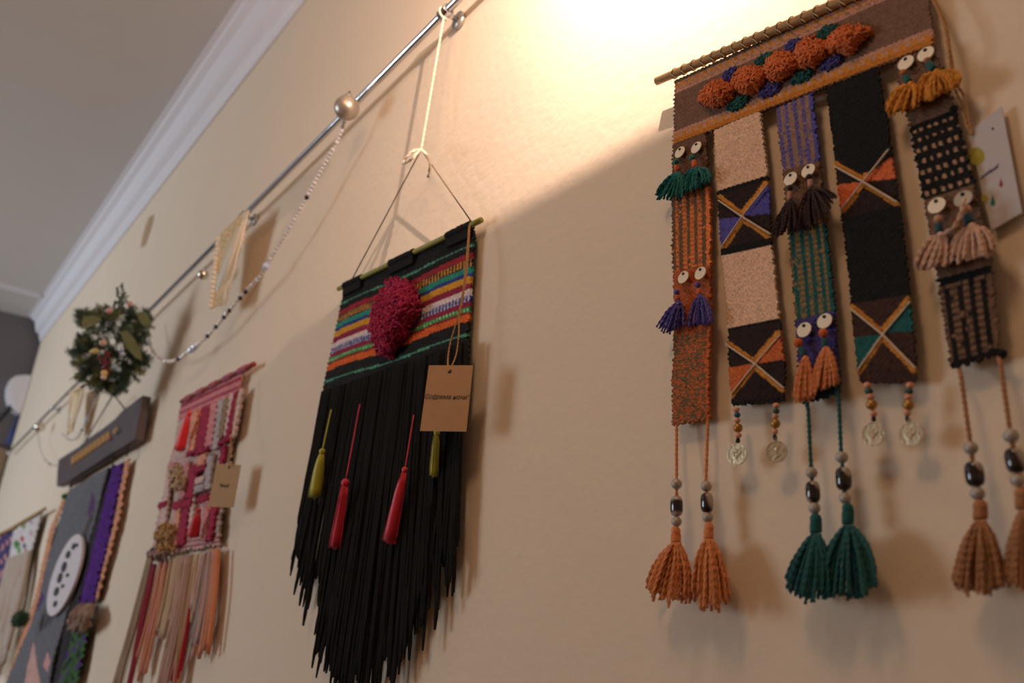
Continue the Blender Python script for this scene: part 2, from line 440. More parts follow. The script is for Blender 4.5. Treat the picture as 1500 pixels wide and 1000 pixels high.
# unseen pendant added as warm fill, strongest towards the top of the wall
pend = thing('added_pendant', (-.3, -1.0, 2.95), 'unseen bare pendant added under the ceiling for warm fill on the wall', 'lamp')
MB().tube([(-.3, -1.0, zc - .002), (-.3, -1.0, zc - .03)], .05, 20).build('ceiling_rose', TRIM, pend)
MB().tube([(-.3, -1.0, zc - .03), (-.3, -1.0, 3.06)], .003, 6).build('flex', BRASS, pend)
MB().tube([(-.3, -1.0, 3.06), (-.3, -1.0, 3.02)], .02, 14).build('socket', BRASS, pend)
pd = bpy.data.lights.new('pendant_fill', 'POINT'); pd.energy = 15.5; pd.color = (1.0, .62, .36); pd.shadow_soft_size = .16
po = bpy.data.objects.new('pendant_fill', pd); COL.objects.link(po); po.location = (-.3, -1.0, 2.80)

# ================================================================== HANGING RAIL
ROFF = .034
ra, rb = P(674, -4, ROFF), P(13, 663, ROFF)
dr = (ra - rb) / np.linalg.norm(ra - rb)
rail = thing('hanging_rail', ((ra + rb) / 2), 'long shiny chrome rail fixed along the cream wall under the moulding', 'rail')
MB().tube(resample(np.array([rb, ra + dr * .75]), 120), .0072, 12).build('pole', CHROME, rail)
def rail_at(px):
    t_ = np.linspace(-.15, 1, 4000); pts = rb + (ra - rb) * t_[:, None]; xs, _ = proj(pts)
    return pts[np.argmin(abs(xs - px))]
for bx in (652, 357, 77):
    c = rail_at(bx)
    b = MB().tube([c, c + (0, .012, 0), (c[0], -.004, c[2])], .005, 8)
    br = b.build('bracket', CHROME, rail)
    q = c.copy(); q[1] = -.004
    MB().tube([(c[0], -.001, c[2]), (c[0], -.008, c[2])], .017, 18).build('wall_plate', SILVER, br)
    MB().tube([c - dr * .012, c + dr * .012], .0105, 14).build('rail_clamp', CHROME, br)
MB().ball(rb, .014).build('end_cap', CHROME, rail)

# ================================================================== BAUBLES
def bauble(px, py, rpx, off, name, label, mat):
    c = P(px, py, off); r = rpx * mpp(px, py, off)
    t_ = thing(name, c - (0, 0, r), label, 'ornament')
    MB().ball(c, r, 28, 18).build('ball', mat, t_)
    MB().tube([c + (0, 0, r * .92), c + (0, 0, r * 1.2)], r * .28, 12).build('cap', SILVER, t_)
    lp = [c + (math.cos(a) * r * .2, 0, r * 1.3 + math.sin(a) * r * .25) for a in np.linspace(0, 2 * math.pi, 14)]
    MB().tube(lp, r * .05, 5).build('hanging_loop', GREYSTRING, t_)
    return t_
bauble(508, 158, 18.5, .062, 'christmas_bauble', 'large matt silver bauble hung on the chrome rail above the bead garland', principled('bauble_silver', (188, 178, 165), .36, .75))
bauble(298, 402, 8, .07, 'christmas_bauble', 'small shiny silver bauble below the rail beside the cream lace pennant', principled('bauble_chrome', (215, 210, 195), .15, .9))
bauble(58, 625, 7.5, .06, 'christmas_bauble', 'small shiny silver bauble on the rail beyond the evergreen wreath', principled('bauble_chrome', (215, 210, 195), .15, .9))

# ================================================================== BEAD GARLANDS
def garland(pts, off, label, n, rpx, dark=(), big=(), group=None):
    a = np.array(pts, float); sp = smooth_path(a, n)
    w3 = P(sp[:, 0], sp[:, 1], off)
    g = thing('bead_garland', w3[0], label, 'garland')
    MB().tube(resample(w3, n * 2), .0007, 4).build('thread', GREYSTRING, g)
    for i, (q, w) in enumerate(zip(sp, w3)):
        s_ = mpp(q[0], q[1], off)
        if any(np.hypot(q[0]-d[0], q[1]-d[1]) < (sp[1]-sp[0]).__abs__().max() * .6 for d in dark): mt, rr = DARKBEAD, rpx * 1.15
        elif any(np.hypot(q[0]-d[0], q[1]-d[1]) < 4 for d in big): mt, rr = BLUEBEAD, rpx * 1.7
        else: mt, rr = CRYSTAL, rpx * (.75 + .5 * rng.random())
        MB().ball(w, rr * s_, 8, 6).build('bead', mt, g, smooth=False)
    return g
DARKBEAD = principled('dark_bead', (62, 55, 52), .25, .5)
BLUEBEAD = principled('blue_glass_bead', (200, 215, 250), .08, 0, coat=.8)
garland([(504, 180), (495, 205), (470, 250), (445, 297), (420, 341), (400, 372), (380, 405), (360, 427), (340, 450), (320, 474), (300, 496), (283, 510), (262, 525), (245, 529), (230, 521), (220, 505), (216, 478)],
        .05, 'clear crystal bead garland swagging from the large bauble to the wreath', 84, 3.1,
        dark=[(450, 287), (359, 427), (351, 437), (337, 453), (329, 463), (317, 477), (304, 491), (262, 525)], big=[(389, 391), (283, 510)])
garland([(146, 570), (138, 590), (128, 612), (120, 630), (112, 642), (102, 644), (92, 636)], .05, 'short crystal bead garland hanging between the wreath and the long dark plank', 20, 1.8, dark=[(120, 630)], big=[(126, 615)])
garland([(56, 634), (58, 652), (63, 668), (72, 679), (82, 682)], .05, 'faint thin bead garland dangling under the small bauble beyond the wreath', 14, 1.4, dark=[(72, 679)])

# ================================================================== LACE PENNANTS
def pennant(quad, off, label, bead_r):
    q = np.array(quad, float)
    base = thing('lace_pennant', P(q[3][0], q[3][1], off), label, 'pennant')
    def col(U, V, PX, PY, K, I, J):
        return pick(U.shape, (222, 188, 140), (((I // 3 + J // 3) % 3 == 0), (236, 212, 172)), (U < .12, (240, 230, 212)), (U > .93, (235, 220, 195)))
    panel('cloth', [(q[0][0], q[0][1], q[1][0], q[1][1]), (q[3][0], q[3][1], q[2][0], q[2][1])], off, col, base, cell=.004, thick=.0015, curl=.004)
    n = 15
    for i in range(n):
        p_ = q[0] + (q[3] - q[0]) * (i + .5) / n
        MB().ball(P(p_[0], p_[1], off + .006), bead_r * mpp(p_[0], p_[1], off) * (.8 + .4 * rng.random()), 8, 6).build('lace_bead', WHITECORD, base)
    rp = rail_at(q[1][0]); rp2 = rail_at(q[0][0])
    MB().tube([rp, P(q[1][0], q[1][1], off), P(q[2][0], q[2][1], off)], .0025, 5).build('ribbon', WHITECORD, base)
    MB().tube([rp2, P(q[0][0], q[0][1], off)], .002, 5).build('tie', WHITECORD, base)
pennant([(319, 348), (364, 308), (330, 446), (309, 452)], .06, 'cream lace pennant with a beaded edge hanging from the rail beside the crystal garland', 3.6)
pennant([(103, 574), (125, 562), (106, 632), (99, 637)], .06, 'small tan lace pennant hanging from the rail between the wreath and far bauble', 1.8)

# ================================================================== WREATH
def leafy_mesh(kind, seed):
    r = np.random.default_rng(seed); mb = MB(); L = 1.0
    if kind == 'fir':
        stem = np.c_[np.linspace(0, L, 8), .06 * np.sin(np.linspace(0, 2, 8)), np.zeros(8)]
        mb.tube(stem, np.linspace(.022, .008, 8), 5)
        for i in range(90):
            t_ = .08 + .92 * r.random(); a = r.random() * 2 * math.pi
            b_ = np.array([t_ * L, .06 * math.sin(2 * t_), 0]); d = np.array([.6, math.cos(a), math.sin(a)]); d /= np.linalg.norm(d)
            l_ = .22 * (1.15 - t_ * .6)
            s_ = np.cross(d, (0, 0, 1)); s_ = s_ / max(1e-6, np.linalg.norm(s_)) * .016
            u_ = np.cross(d, s_) * .5
            mb.add([b_ - s_, b_ + s_, b_ + u_, b_ + d * l_], [(0, 1, 3), (1, 2, 3), (2, 0, 3)])
    else:
        stem = np.c_[np.linspace(0, L, 8), .1 * np.sin(np.linspace(0, 2.4, 8)), .04 * np.cos(np.linspace(0, 3, 8))]
        mb.tube(stem, np.linspace(.018, .007, 8), 5)
        for i in range(9):
            t_ = .15 + i * .1; b_ = np.array([t_, .1 * math.sin(2.4 * t_), .04 * math.cos(3 * t_)])
            for sgn in (-1, 1):
                a = r.random() * .8; c = b_ + np.array([.06, sgn * .10, .05 * math.sin(a * 6)])
                n_ = np.array([.3 * r.standard_normal(), .3 * r.standard_normal(), 1]); n_ /= np.linalg.norm(n_)
                e1 = np.cross(n_, (0, 1, 0)); e1 /= np.linalg.norm(e1); e2 = np.cross(n_, e1); rr = .075 * (1.2 - .5 * t_)
                ring = [c + rr * (math.cos(q) * e1 + math.sin(q) * e2) for q in np.arange(8) * math.pi / 4]
                mb.slab(np.array(ring), np.array(ring) - n_ * .008)
    v = np.vstack(mb.v); me = bpy.data.meshes.new(kind); me.from_pydata(v.tolist(), [], mb.f); me.update()
    return me
WD = float((P(172, 508, .14) - CAM) @ fwd)       # distance of the bunch, hung in front of the rail
def Q(px, py, d=0.0):                             # point of the bunch, d metres nearer than its middle
    v = RW @ np.array([px - PP[0], py - PP[1], F]); p = CAM + v * ((WD - d) / F)
    if p[1] > -.03: p = CAM + v * ((.57) / v[1])
    return p
wreath = thing('evergreen_wreath', Q(165, 578), 'evergreen wreath of fir and eucalyptus with berries and baubles tied on the rail', 'wreath')
GREENS = [principled('fir_dark', (52, 74, 62), .7, var=.3, vscale=40), principled('fir_mid', (84, 104, 80), .7, var=.3, vscale=40), principled('olive_leaf', (116, 122, 82), .6, var=.2, vscale=40), principled('eucalyptus', (98, 110, 100), .6, var=.2, vscale=40)]
FIR = []
for k in range(4):
    me = leafy_mesh('fir', k); me.materials.append(GREENS[k % 3 if k < 3 else 0]); FIR.append(me)
EUC = []
for k in range(2):
    me = leafy_mesh('leaf', k); me.materials.append(GREENS[3]); EUC.append(me)
def sprig(me, a, b, da, db, name, fat=1.0):
    A = Q(a[0], a[1], da); B = Q(b[0], b[1], db); d = B - A; L = np.linalg.norm(d); x = d / L
    z = np.cross(x, fwd); z /= np.linalg.norm(z); y = np.cross(z, x)
    o = bpy.data.objects.new(name, me); COL.objects.link(o); o.parent = wreath
    y = y * fat; z = z * fat
    M = Matrix(((x[0]*L, y[0]*L, z[0]*L, 0), (x[1]*L, y[1]*L, z[1]*L, 0), (x[2]*L, y[2]*L, z[2]*L, 0), (0, 0, 0, 1)))
    M.translation = Vector(A - WPOS[wreath]); o.matrix_local = M
    return o
clumps = [(124, 470, 12), (116, 516, 9), (120, 542, 9), (132, 470, 14), (160, 470, 15), (188, 472, 14), (208, 474, 11), (146, 490, 14), (196, 496, 15), (130, 514, 14), (200, 520, 13), (172, 494, 16), (138, 538, 14), (186, 536, 15), (160, 526, 14), (150, 556, 14), (170, 560, 13), (178, 548, 12), (124, 500, 8), (166, 510, 14), (184, 512, 16), (152, 508, 12), (160, 540, 12), (176, 528, 14), (140, 524, 12)]
k = 0
for cx_, cy_, cr in clumps:
    for i in range(7):
        a = rng.random() * 2 * math.pi; out = math.atan2(cy_ - 510, cx_ - 167) + rng.normal(0, 1.0)
        s0 = np.array([cx_, cy_]) + cr * .45 * rng.random() * np.array([math.cos(a), math.sin(a)])
        s1 = s0 + np.array([math.cos(out), math.sin(out)]) * cr * (1.1 + .8 * rng.random())
        sprig(FIR[k % 4], s0, s1, .02 + .05 * rng.random(), -.02 + .13 * rng.random(), 'fir_sprig', 1.9); k += 1
for a, b in (((172, 470), (173, 418)), ((176, 462), (180, 432)), ((150, 465), (118, 464)), ((128, 540), (103, 556)), ((140, 548), (112, 575)), ((198, 470), (222, 468)), ((150, 462), (140, 446)), ((180, 462), (194, 446)), ((150, 560), (140, 582)), ((126, 512), (108, 520)), ((196, 536), (204, 548))):
    sprig(EUC[rng.integers(2)], a, b, .05, .07, 'eucalyptus_sprig', 1.3)
def leafblob(pts, d, mat):
    f = np.array([Q(x, y, d) for x, y in pts]); MB().slab(f, f + fwd * .006).build('broad_leaf', mat, wreath, smooth=False)
leafblob([(176, 486), (186, 484), (196, 497), (205, 515), (207, 527), (199, 524), (190, 514), (182, 502)], .13, GREENS[2])
leafblob([(122, 464), (134, 462), (148, 466), (142, 474), (124, 482), (119, 474)], .12, GREENS[2])
leafblob([(200, 458), (212, 457), (222, 474), (214, 481), (205, 472)], .10, GREENS[2])
WINE = principled('wine_berry', (96, 26, 30), .35)
for i in range(18):
    px_, py_ = 153 + rng.normal(2, 4.5), 527 + rng.normal(0, 8)
    MB().ball(Q(px_, py_, .14), 3.4 * WD / F, 10, 7).build('berry', WINE, wreath)
for (px_, py_, r_, c_) in ((151, 502, 5, (205, 170, 150)), (140, 514, 4.5, (200, 180, 120)), (135, 515, 3.5, (196, 176, 120)), (153, 546, 4.5, (225, 185, 120)), (152, 552, 4, (210, 190, 170)),
                           (178, 511, 3.5, (190, 200, 225)), (180, 518, 3, (190, 200, 225)), (170, 507, 3, (150, 170, 170)), (169, 537, 4, (150, 165, 180)), (174, 541, 3.5, (165, 180, 195)), (160, 455, 4.5, (205, 150, 145)), (190, 445, 4, (200, 150, 145)), (130, 520, 3, (150, 160, 160))):
    MB().ball(Q(px_, py_, .15), r_ * WD / F, 12, 8).build('wreath_bauble', principled('wb_%d_%d_%d' % c_, c_, .3, .2), wreath)

# ================================================================== THE LARGE HANGING
OFF = .014
big = thing('woven_wall_hanging', P(1150, 870, 0), 'wall hanging of five woven strips with eyed faces, coins and bead tassels', 'wall hanging')
BROWN, OCHRE, LILAC = (126, 94, 76), (208, 138, 52), (196, 148, 128)
ORANGE, TEAL, INDIGO, CREAM, BLK, DKBR = (236, 130, 66), (16, 104, 100), (84, 80, 162), (232, 192, 160), (8, 7, 8), (38, 21, 17)
# rod and its lashings
ra_, rb_ = (962, 119), (1386, -65)
rodA, rodB = P(*ra_, OFF + .004), P(*rb_, OFF + .004)
MB().tube(resample(np.array([rodA, rodB]), 30), .0047, 14).build('rod', BAMBOO, big)
for i in range(22):
    t_ = .085 + i * .042
    c = rodA + (rodB - rodA) * t_; ax = (rodB - rodA) / np.linalg.norm(rodB - rodA)
    pts = [c + ax * (.003 * math.sin(a)) + .0056 * (math.cos(a) * np.array([0, -1, 0]) + math.sin(a) * np.array([0, 0, 1])) for a in np.linspace(-.6, 2 * math.pi - .6, 14)]
    pts += [c + ax * .004 + np.array([0, -.004, -.010])]
    MB().tube(pts, .0006, 5).build('lashing', principled('lash_grey', (205, 188, 150), .9, var=.2, vscale=200), big)
def header_col(U, V, PX, PY, K, I, J):
    chk = ((J // 4 + I // 4) % 2 == 0)
    return pick(U.shape, BROWN, (V < .05, (120, 100, 78)), ((V >= .05) & (V < .15), OCHRE), ((V >= .05) & (V < .15) & chk, LILAC), ((V >= .15) & (V < .205), LILAC), ((V >= .15) & (V < .18) & chk, (170, 130, 90)),
                ((V > .79) & (V < .84), LILAC), ((V >= .84) & (V < .92), OCHRE), ((V >= .845) & (V < .905) & ((J // 4) % 2 == 0), LILAC), ((V >= .92), (196, 122, 40)), ((V >= .975), (92, 62, 42)))
header = panel('woven_header', [(988, 118, 1354, -50), (986, 214, 1368, 66)], OFF, header_col, big, ragged=.0008)
for (px_, py_, w_, h_, c_) in ((1071, 109, 14, 9, INDIGO), (1120, 88, 15, 9, TEAL), (1161, 68, 14, 9, INDIGO), (1212, 47, 16, 9, TEAL), (1081, 151, 17, 9, TEAL), (1128, 131, 17, 10, INDIGO), (1174, 112, 17, 9, TEAL), (1219, 91, 17, 9, INDIGO)):
    poly = [(px_ + w_ * math.cos(a) + .0 * h_, py_ + h_ * math.sin(a) - .42 * w_ * math.cos(a)) for a in np.arange(12) * math.pi / 6]
    mb = pile_base(MB(), poly, OFF, .003, 6); fuzz(mb, poly, OFF, .003, 70, .0010, .004, 6)
    mb.build('pile_patch', wool(c_), header)
pom_polys = [[(1024, 146), (1030, 132), (1044, 121), (1058, 118), (1068, 124), (1074, 130), (1070, 144), (1058, 152), (1044, 156), (1032, 152)],
             [(1072, 122), (1080, 106), (1094, 97), (1108, 98), (1119, 104), (1120, 118), (1110, 130), (1096, 138), (1082, 134)],
             [(1118, 104), (1126, 86), (1140, 77), (1156, 78), (1164, 86), (1166, 100), (1152, 112), (1140, 119), (1126, 116)],
             [(1163, 88), (1170, 66), (1184, 55), (1200, 58), (1211, 66), (1212, 80), (1200, 90), (1190, 98), (1174, 98)],
             [(1208, 70), (1220, 50), (1236, 38), (1258, 38), (1278, 44), (1264, 54), (1250, 70), (1244, 78), (1228, 74), (1216, 80)]]
for poly in pom_polys:
    mb = pile_base(MB(), poly, OFF, .011, 14); fuzz(mb, poly, OFF, .0125, 420, .0012, .0055, 12)
    mb.build('pompom', wool((244, 130, 66)), big)

def heather(a, b, frac):
    return lambda U: np.where((np.repeat(np.repeat(rng.random((U.shape[0], U.shape[1] // 2 + 1)), 1, 0), 2, 1)[:U.shape[0], :U.shape[1]] < frac)[..., None], np.array(a), np.array(b))
def vstripes(U, I, J, a, b, n, ph=0.0, edge=None):
    s_ = ((U * n + ph) % 1.0) < .5
    blk_ = rng.random((I.max() // 2 + 1, J.max() // 2 + 1))[I // 2, J // 2]
    row = ((I // 2) % 2 == 0)
    c = pick(U.shape, b, (~s_ & (blk_ < .05), a), (s_, np.array(a) * .62 + np.array(b) * .38), (s_ & row, a), (s_ & (blk_ < .05), b))
    if edge is not None: c[U > .9] = edge
    return c
def xpanel(c, mask, PX, PY, Lt, Rt, Cc, Lb, Rb, dark, lu, ll, ru, rl, band=OCHRE, bw=6.5):
    """a woven cross: arms from the four corners to Cc; left / right triangles split in two colours"""
    left = in_poly(PX, PY, [(Lt[0] - 40, Lt[1] - (Cc[1]-Lt[1]) * 40 / (Cc[0]-Lt[0])), Cc, (Lb[0] - 40, Lb[1] + (Lb[1]-Cc[1]) * 40 / (Cc[0]-Lb[0]))]) & mask
    rght = in_poly(PX, PY, [(Rt[0] + 40, Rt[1] - (Cc[1]-Rt[1]) * 40 / (Rt[0]-Cc[0])), Cc, (Rb[0] + 40, Rb[1] + (Rb[1]-Cc[1]) * 40 / (Rb[0]-Cc[0]))]) & mask
    up = PY < Cc[1] - .12 * (PX - Cc[0])
    c[mask] = dark
    nb = mask & ~left & ~rght & (np.minimum(np.minimum(seg_dist(PX, PY, Lt, Cc), seg_dist(PX, PY, Cc, Rb)), np.minimum(seg_dist(PX, PY, Rt, Cc), seg_dist(PX, PY, Cc, Lb))) < bw)
    c[left & up] = lu; c[left & ~up] = ll; c[rght & up] = ru; c[rght & ~up] = rl
    c[nb] = band
    return c
def cords(parent, arms, off, col=(236, 214, 186)):
    for a, c, b in arms:
        a3 = smooth_path([P(*a, off), P((a[0]+c[0])/2, (a[1]+c[1])/2, off), P(*c, off + .0008), P((b[0]+c[0])/2, (b[1]+c[1])/2, off), P(*b, off)], 40)
        MB().yarn(a3, .0011, 2, turns=26).build('cross_cord', wool(col), parent)
# --- strip 1
def c1(U, V, PX, PY, K, I, J):
    c = pick(U.shape, (112, 80, 60))
    s_ = (K >= 1) & (K < 2); c[s_] = vstripes(U, I, J, ORANGE, (112, 84, 58), 5, .55, ORANGE)[s_]
    s_ = (K >= 2) & (K < 3); c[s_] = (196, 96, 48); c[s_ & ((I + J) % 3 == 0)] = (150, 90, 56)
    s_ = K >= 3; c[s_] = heather((200, 100, 50), (112, 92, 62), .42)(U)[s_]; c[s_ & (U > .92)] = (206, 104, 50)
    return c
st1 = panel('woven_strip', [(986, 212, 1034, 194), (984, 286, 1038, 272), (986, 398, 1040, 388), (985, 492, 1040, 482), (985, 623, 1039, 613)], OFF, c1, big, curl=.001, ragged=.0009)
# --- strip 2
def c2(U, V, PX, PY, K, I, J):
    c = pick(U.shape, CREAM)
    m1 = (K >= 1) & (K < 2)
    xpanel(c, m1, PX, PY, (1052, 290), (1124, 268), (1087, 317), (1057, 362), (1128, 345), DKBR, DKBR, (84, 78, 158), (84, 78, 158), DKBR)
    m2 = K >= 3
    xpanel(c, m2, PX, PY, (1062, 503), (1142, 490), (1106, 533), (1071, 577), (1147, 568), DKBR, DKBR, (206, 106, 56), (206, 106, 56), DKBR)
    c[((V > .988) | ((K > 1) & (K < 1.07)) | ((K > 1.9) & (K < 2)) | ((K > 3) & (K < 3.05)))] = BLK
    return c
st2 = panel('woven_strip', [(1046, 191, 1114, 163), (1051, 280, 1123, 256), (1057, 375, 1129, 359), (1065, 481, 1141, 467), (1068, 545, 1150, 531), (1073, 594, 1147, 587)], OFF, c2, big, curl=.001)
cords(st2, [((1052, 293), (1087, 317), (1129, 343)), ((1124, 270), (1087, 317), (1057, 361)), ((1062, 503), (1106, 533), (1148, 568)), ((1143, 490), (1106, 533), (1071, 577))], OFF + .0022)
# --- strip 3
def c3(U, V, PX, PY, K, I, J):
    c = vstripes(U, I, J, (84, 76, 156), (150, 118, 96), 4.5, .9, (88, 82, 160))
    s_ = (K >= 1) & (K < 2); c[s_] = (120, 88, 64)
    s_ = (K >= 2) & (K < 4); c[s_] = vstripes(U, I, J, (150, 112, 66), (20, 84, 82), 4.5, .2, (18, 84, 82))[s_]
    s_ = (K >= 4) & (K < 5); c[s_] = (66, 58, 118)
    c[K >= 5] = (20, 58, 62)
    return c
st3 = panel('woven_strip', [(1137, 159, 1190, 137), (1147, 252, 1199, 235), (1154, 338, 1209, 327), (1160, 420, 1217, 408), (1164, 470, 1223, 456), (1172, 560, 1229, 540), (1177, 592, 1230, 574)], OFF, c3, big, curl=.001, ragged=.0009)
# --- strip 4
def c4(U, V, PX, PY, K, I, J):
    c = pick(U.shape, BLK)
    xpanel(c, (K >= 1) & (K < 2), PX, PY, (1222, 242), (1302, 218), (1264, 266), (1232, 307), (1315, 296), DKBR, DKBR, (214, 108, 62), (214, 108, 62), DKBR)
    xpanel(c, K >= 3, PX, PY, (1245, 450), (1333, 440), (1293, 490), (1257, 542), (1341, 540), (62, 36, 30), (62, 36, 30), (22, 92, 90), (22, 92, 90), (62, 36, 30))
    c[(K >= 1) & (K < 2) & (PY < 262 - .15 * (PX - 1264)) & (abs(PX - 1264) < (262 - PY) * 1.2) & (PY < 252)] = BLK
    return c
st4 = panel('woven_strip', [(1211, 131, 1286, 99), (1223, 234, 1302, 210), (1233, 318, 1316, 300), (1245, 444, 1332, 430), (1257, 545, 1342, 535), (1262, 562, 1341, 558)], OFF, c4, big, curl=.001)
cords(st4, [((1222, 243), (1264, 266), (1314, 296)), ((1302, 218), (1264, 266), (1232, 307)), ((1245, 451), (1293, 490), (1341, 539)), ((1334, 441), (1293, 490), (1257, 541))], OFF + .0022)
# --- strip 5
def c5(U, V, PX, PY, K, I, J):
    c = pick(U.shape, (122, 92, 72))
    s_ = (K >= 1) & (K < 2)
    a_ = (U * 6); b_ = (K - 1) * 7
    dots = (((a_ + .5 * (np.floor(b_) % 2)) % 1) > .3) & (((a_ + .5 * (np.floor(b_) % 2)) % 1) < .72) & ((b_ % 1) > .3) & ((b_ % 1) < .68)
    c[s_] = BLK; c[s_ & dots & (K > 1.06)] = (186, 148, 118)
    s_ = K >= 3
    c[s_] = vstripes(U, I, J, (134, 100, 76), BLK, 4.3, .05, (120, 86, 66))[s_]
    c[(s_ & (K < 3.1)) | (K > 3.93)] = BLK
    return c
st5 = panel('woven_strip', [(1311, 93, 1368, 67), (1333, 187, 1396, 161), (1353, 294, 1426, 270), (1372, 408, 1451, 388), (1393, 540, 1465, 518)], OFF, c5, big, curl=.001, ragged=.0010)
MB().tube([P(1396, 160, OFF + .002), P(1398, 159, OFF + .004)], .003, 8).build('knot', wool(BLK), st5)
MB().ball(P(1468, 518, OFF + .002), .0035, 8, 6).build('knot', wool(BLK), st5)

# --- eye discs
def eye(px_, py_, parent, r=.0072, mat=DISC):
    c = P(px_, py_, OFF + .0055); n_ = np.array([0, -1, .12]); n_ /= np.linalg.norm(n_)
    e1 = np.array([1.0, 0, 0]); e2 = np.cross(n_, e1)
    ang = np.arange(24) * math.pi / 12
    ring = c + r * (np.cos(ang)[:, None] * e1 + np.sin(ang)[:, None] * e2)
    o = MB().slab(ring + n_ * .0005, ring - n_ * .0005).build('eye_disc', mat, parent, smooth=False)
    h = c + (0, 0, r * .55)
    rg = h + .0014 * (np.cos(ang)[:, None] * e1 + np.sin(ang)[:, None] * e2)
    MB().slab(rg + n_ * .0009, rg - n_ * .0002).build('stitch', DARK, parent, smooth=False)
for p_, par, mt in (((996, 223), st1, DISC), ((1020, 216), st1, DISC), ((1001, 406), st1, DISC), ((1026, 400), st1, DISC), ((1158, 262), st3, DISC), ((1184, 250), st3, DISC), ((1178, 483), st3, DISC), ((1208, 470), st3, DISC),
                    ((1327, 92), st5, DISC), ((1356, 79), st5, DISC), ((1372, 301), st5, DISC), ((1411, 291), st5, GREYDISC)):
    eye(p_[0], p_[1], par, .0068, mt)
# --- moustache tassels on the faces
def face_tassel(knob, knob_c, wrap_a, wrap_b, wrap_c, top, ends, col, n=26, r=1.9, bulge=.2, droop=0.0, knob_r=4.6, wr=4.2, depth=.009):
    off = OFF + .009; s_ = mpp(*knob, off)
    t_ = MB().ball(P(*knob, off), knob_r * s_, 12, 8, lump=.04).build('tassel_head', wool(knob_c), big)
    MB().tube(resample(np.array([P(*wrap_a, off), P(*wrap_b, off)]), 5), wr * s_ * np.array([.85, 1, .95, 1, .9]), 10).build('binding', wool(wrap_c), t_)
    mb = MB(); mb.ball(P(*top, off), wr * s_ * .95, 8, 6)
    skirt(mb, top, ends, off, neck=3.4, n=n, r=r, bulge=bulge, depth=depth, droop=droop, jit=2.5)
    mb.build('tassel_skirt', wool(col), t_)
TE2, IN2, DB2, GO2, PK2 = (22, 128, 122), (100, 90, 174), (56, 30, 30), (236, 156, 48), (238, 194, 168)
face_tassel((990, 237), TE2, (991, 243), (992, 251), (222, 104, 50), (993, 254), [(960, 284), (966, 291), (978, 290), (990, 288), (1004, 284)], TE2, 38, droop=8, bulge=.25)
face_tassel((1014, 231), TE2, (1016, 236), (1019, 245), (222, 104, 50), (1021, 247), [(996, 282), (1010, 279), (1022, 275), (1036, 267), (1043, 262)], TE2, 40, droop=10, bulge=.35)
face_tassel((991, 428), IN2, (992, 433), (993, 440), (206, 106, 60), (994, 443), [(963, 478), (970, 484), (978, 488), (990, 480), (1002, 478)], IN2, 22, droop=4)
face_tassel((1022, 417), IN2, (1023, 424), (1025, 432), (206, 106, 60), (1026, 434), [(1004, 476), (1015, 477), (1028, 476), (1040, 473), (1046, 470)], IN2, 24, droop=7)
face_tassel((1157, 275), DB2, (1157, 281), (1157, 293), (196, 146, 126), (1158, 295), [(1131, 342), (1140, 346), (1150, 338), (1160, 336), (1174, 336)], DB2, 34, droop=6, r=1.5)
face_tassel((1185, 259), DB2, (1186, 264), (1188, 274), (196, 146, 126), (1190, 276), [(1164, 332), (1180, 334), (1196, 328), (1210, 312), (1224, 288), (1226, 284)], DB2, 40, droop=6, r=1.5)
face_tassel((1169, 502), (228, 112, 50), (1172, 509), (1178, 521), (22, 92, 92), (1180, 524), [(1162, 582), (1170, 588), (1180, 586), (1192, 582)], (246, 148, 88), 26, bulge=.35, r=2.1, knob_r=7.2)
face_tassel((1206, 488), (228, 112, 50), (1207, 496), (1209, 508), (22, 92, 92), (1210, 510), [(1184, 580), (1196, 574), (1210, 566), (1222, 562), (1229, 560)], (246, 148, 88), 34, bulge=.35, r=2.1, knob_r=7)
face_tassel((1323, 106), (214, 128, 60), (1326, 112), (1332, 121), (16, 96, 100), (1334, 124), [(1297, 158), (1304, 166), (1316, 164), (1330, 160), (1346, 152)], GO2, 40, droop=14, r=2.3, bulge=.4, wr=5.5)
face_tassel((1358, 88), (190, 112, 60), (1360, 92), (1368, 102), (16, 96, 100), (1372, 106), [(1342, 146), (1356, 146), (1372, 142), (1390, 132), (1402, 124), (1408, 114)], GO2, 50, droop=16, r=2.3, bulge=.4, wr=5.5)
face_tassel((1374, 321), (224, 170, 136), (1375, 328), (1376, 341), (24, 80, 96), (1378, 344), [(1339, 386), (1346, 394), (1356, 394), (1368, 388), (1386, 386)], PK2, 36, droop=12, r=2.5, bulge=.4, knob_r=6.5, wr=5.8)
face_tassel((1416, 307), (224, 170, 136), (1417, 315), (1420, 328), (24, 80, 96), (1424, 332), [(1388, 384), (1400, 382), (1414, 380), (1430, 376), (1446, 372), (1457, 360)], PK2, 46, droop=14, r=2.5, bulge=.4, knob_r=7, wr=6.8)
MB().yarn(smooth_path([P(1413, 292, OFF + .012), P(1408, 312, OFF + .016), P(1398, 332, OFF + .018), P(1386, 340, OFF + .016), P(1376, 346, OFF + .014)], 20), .0018).build('loose_strand', wool(PK2), big)

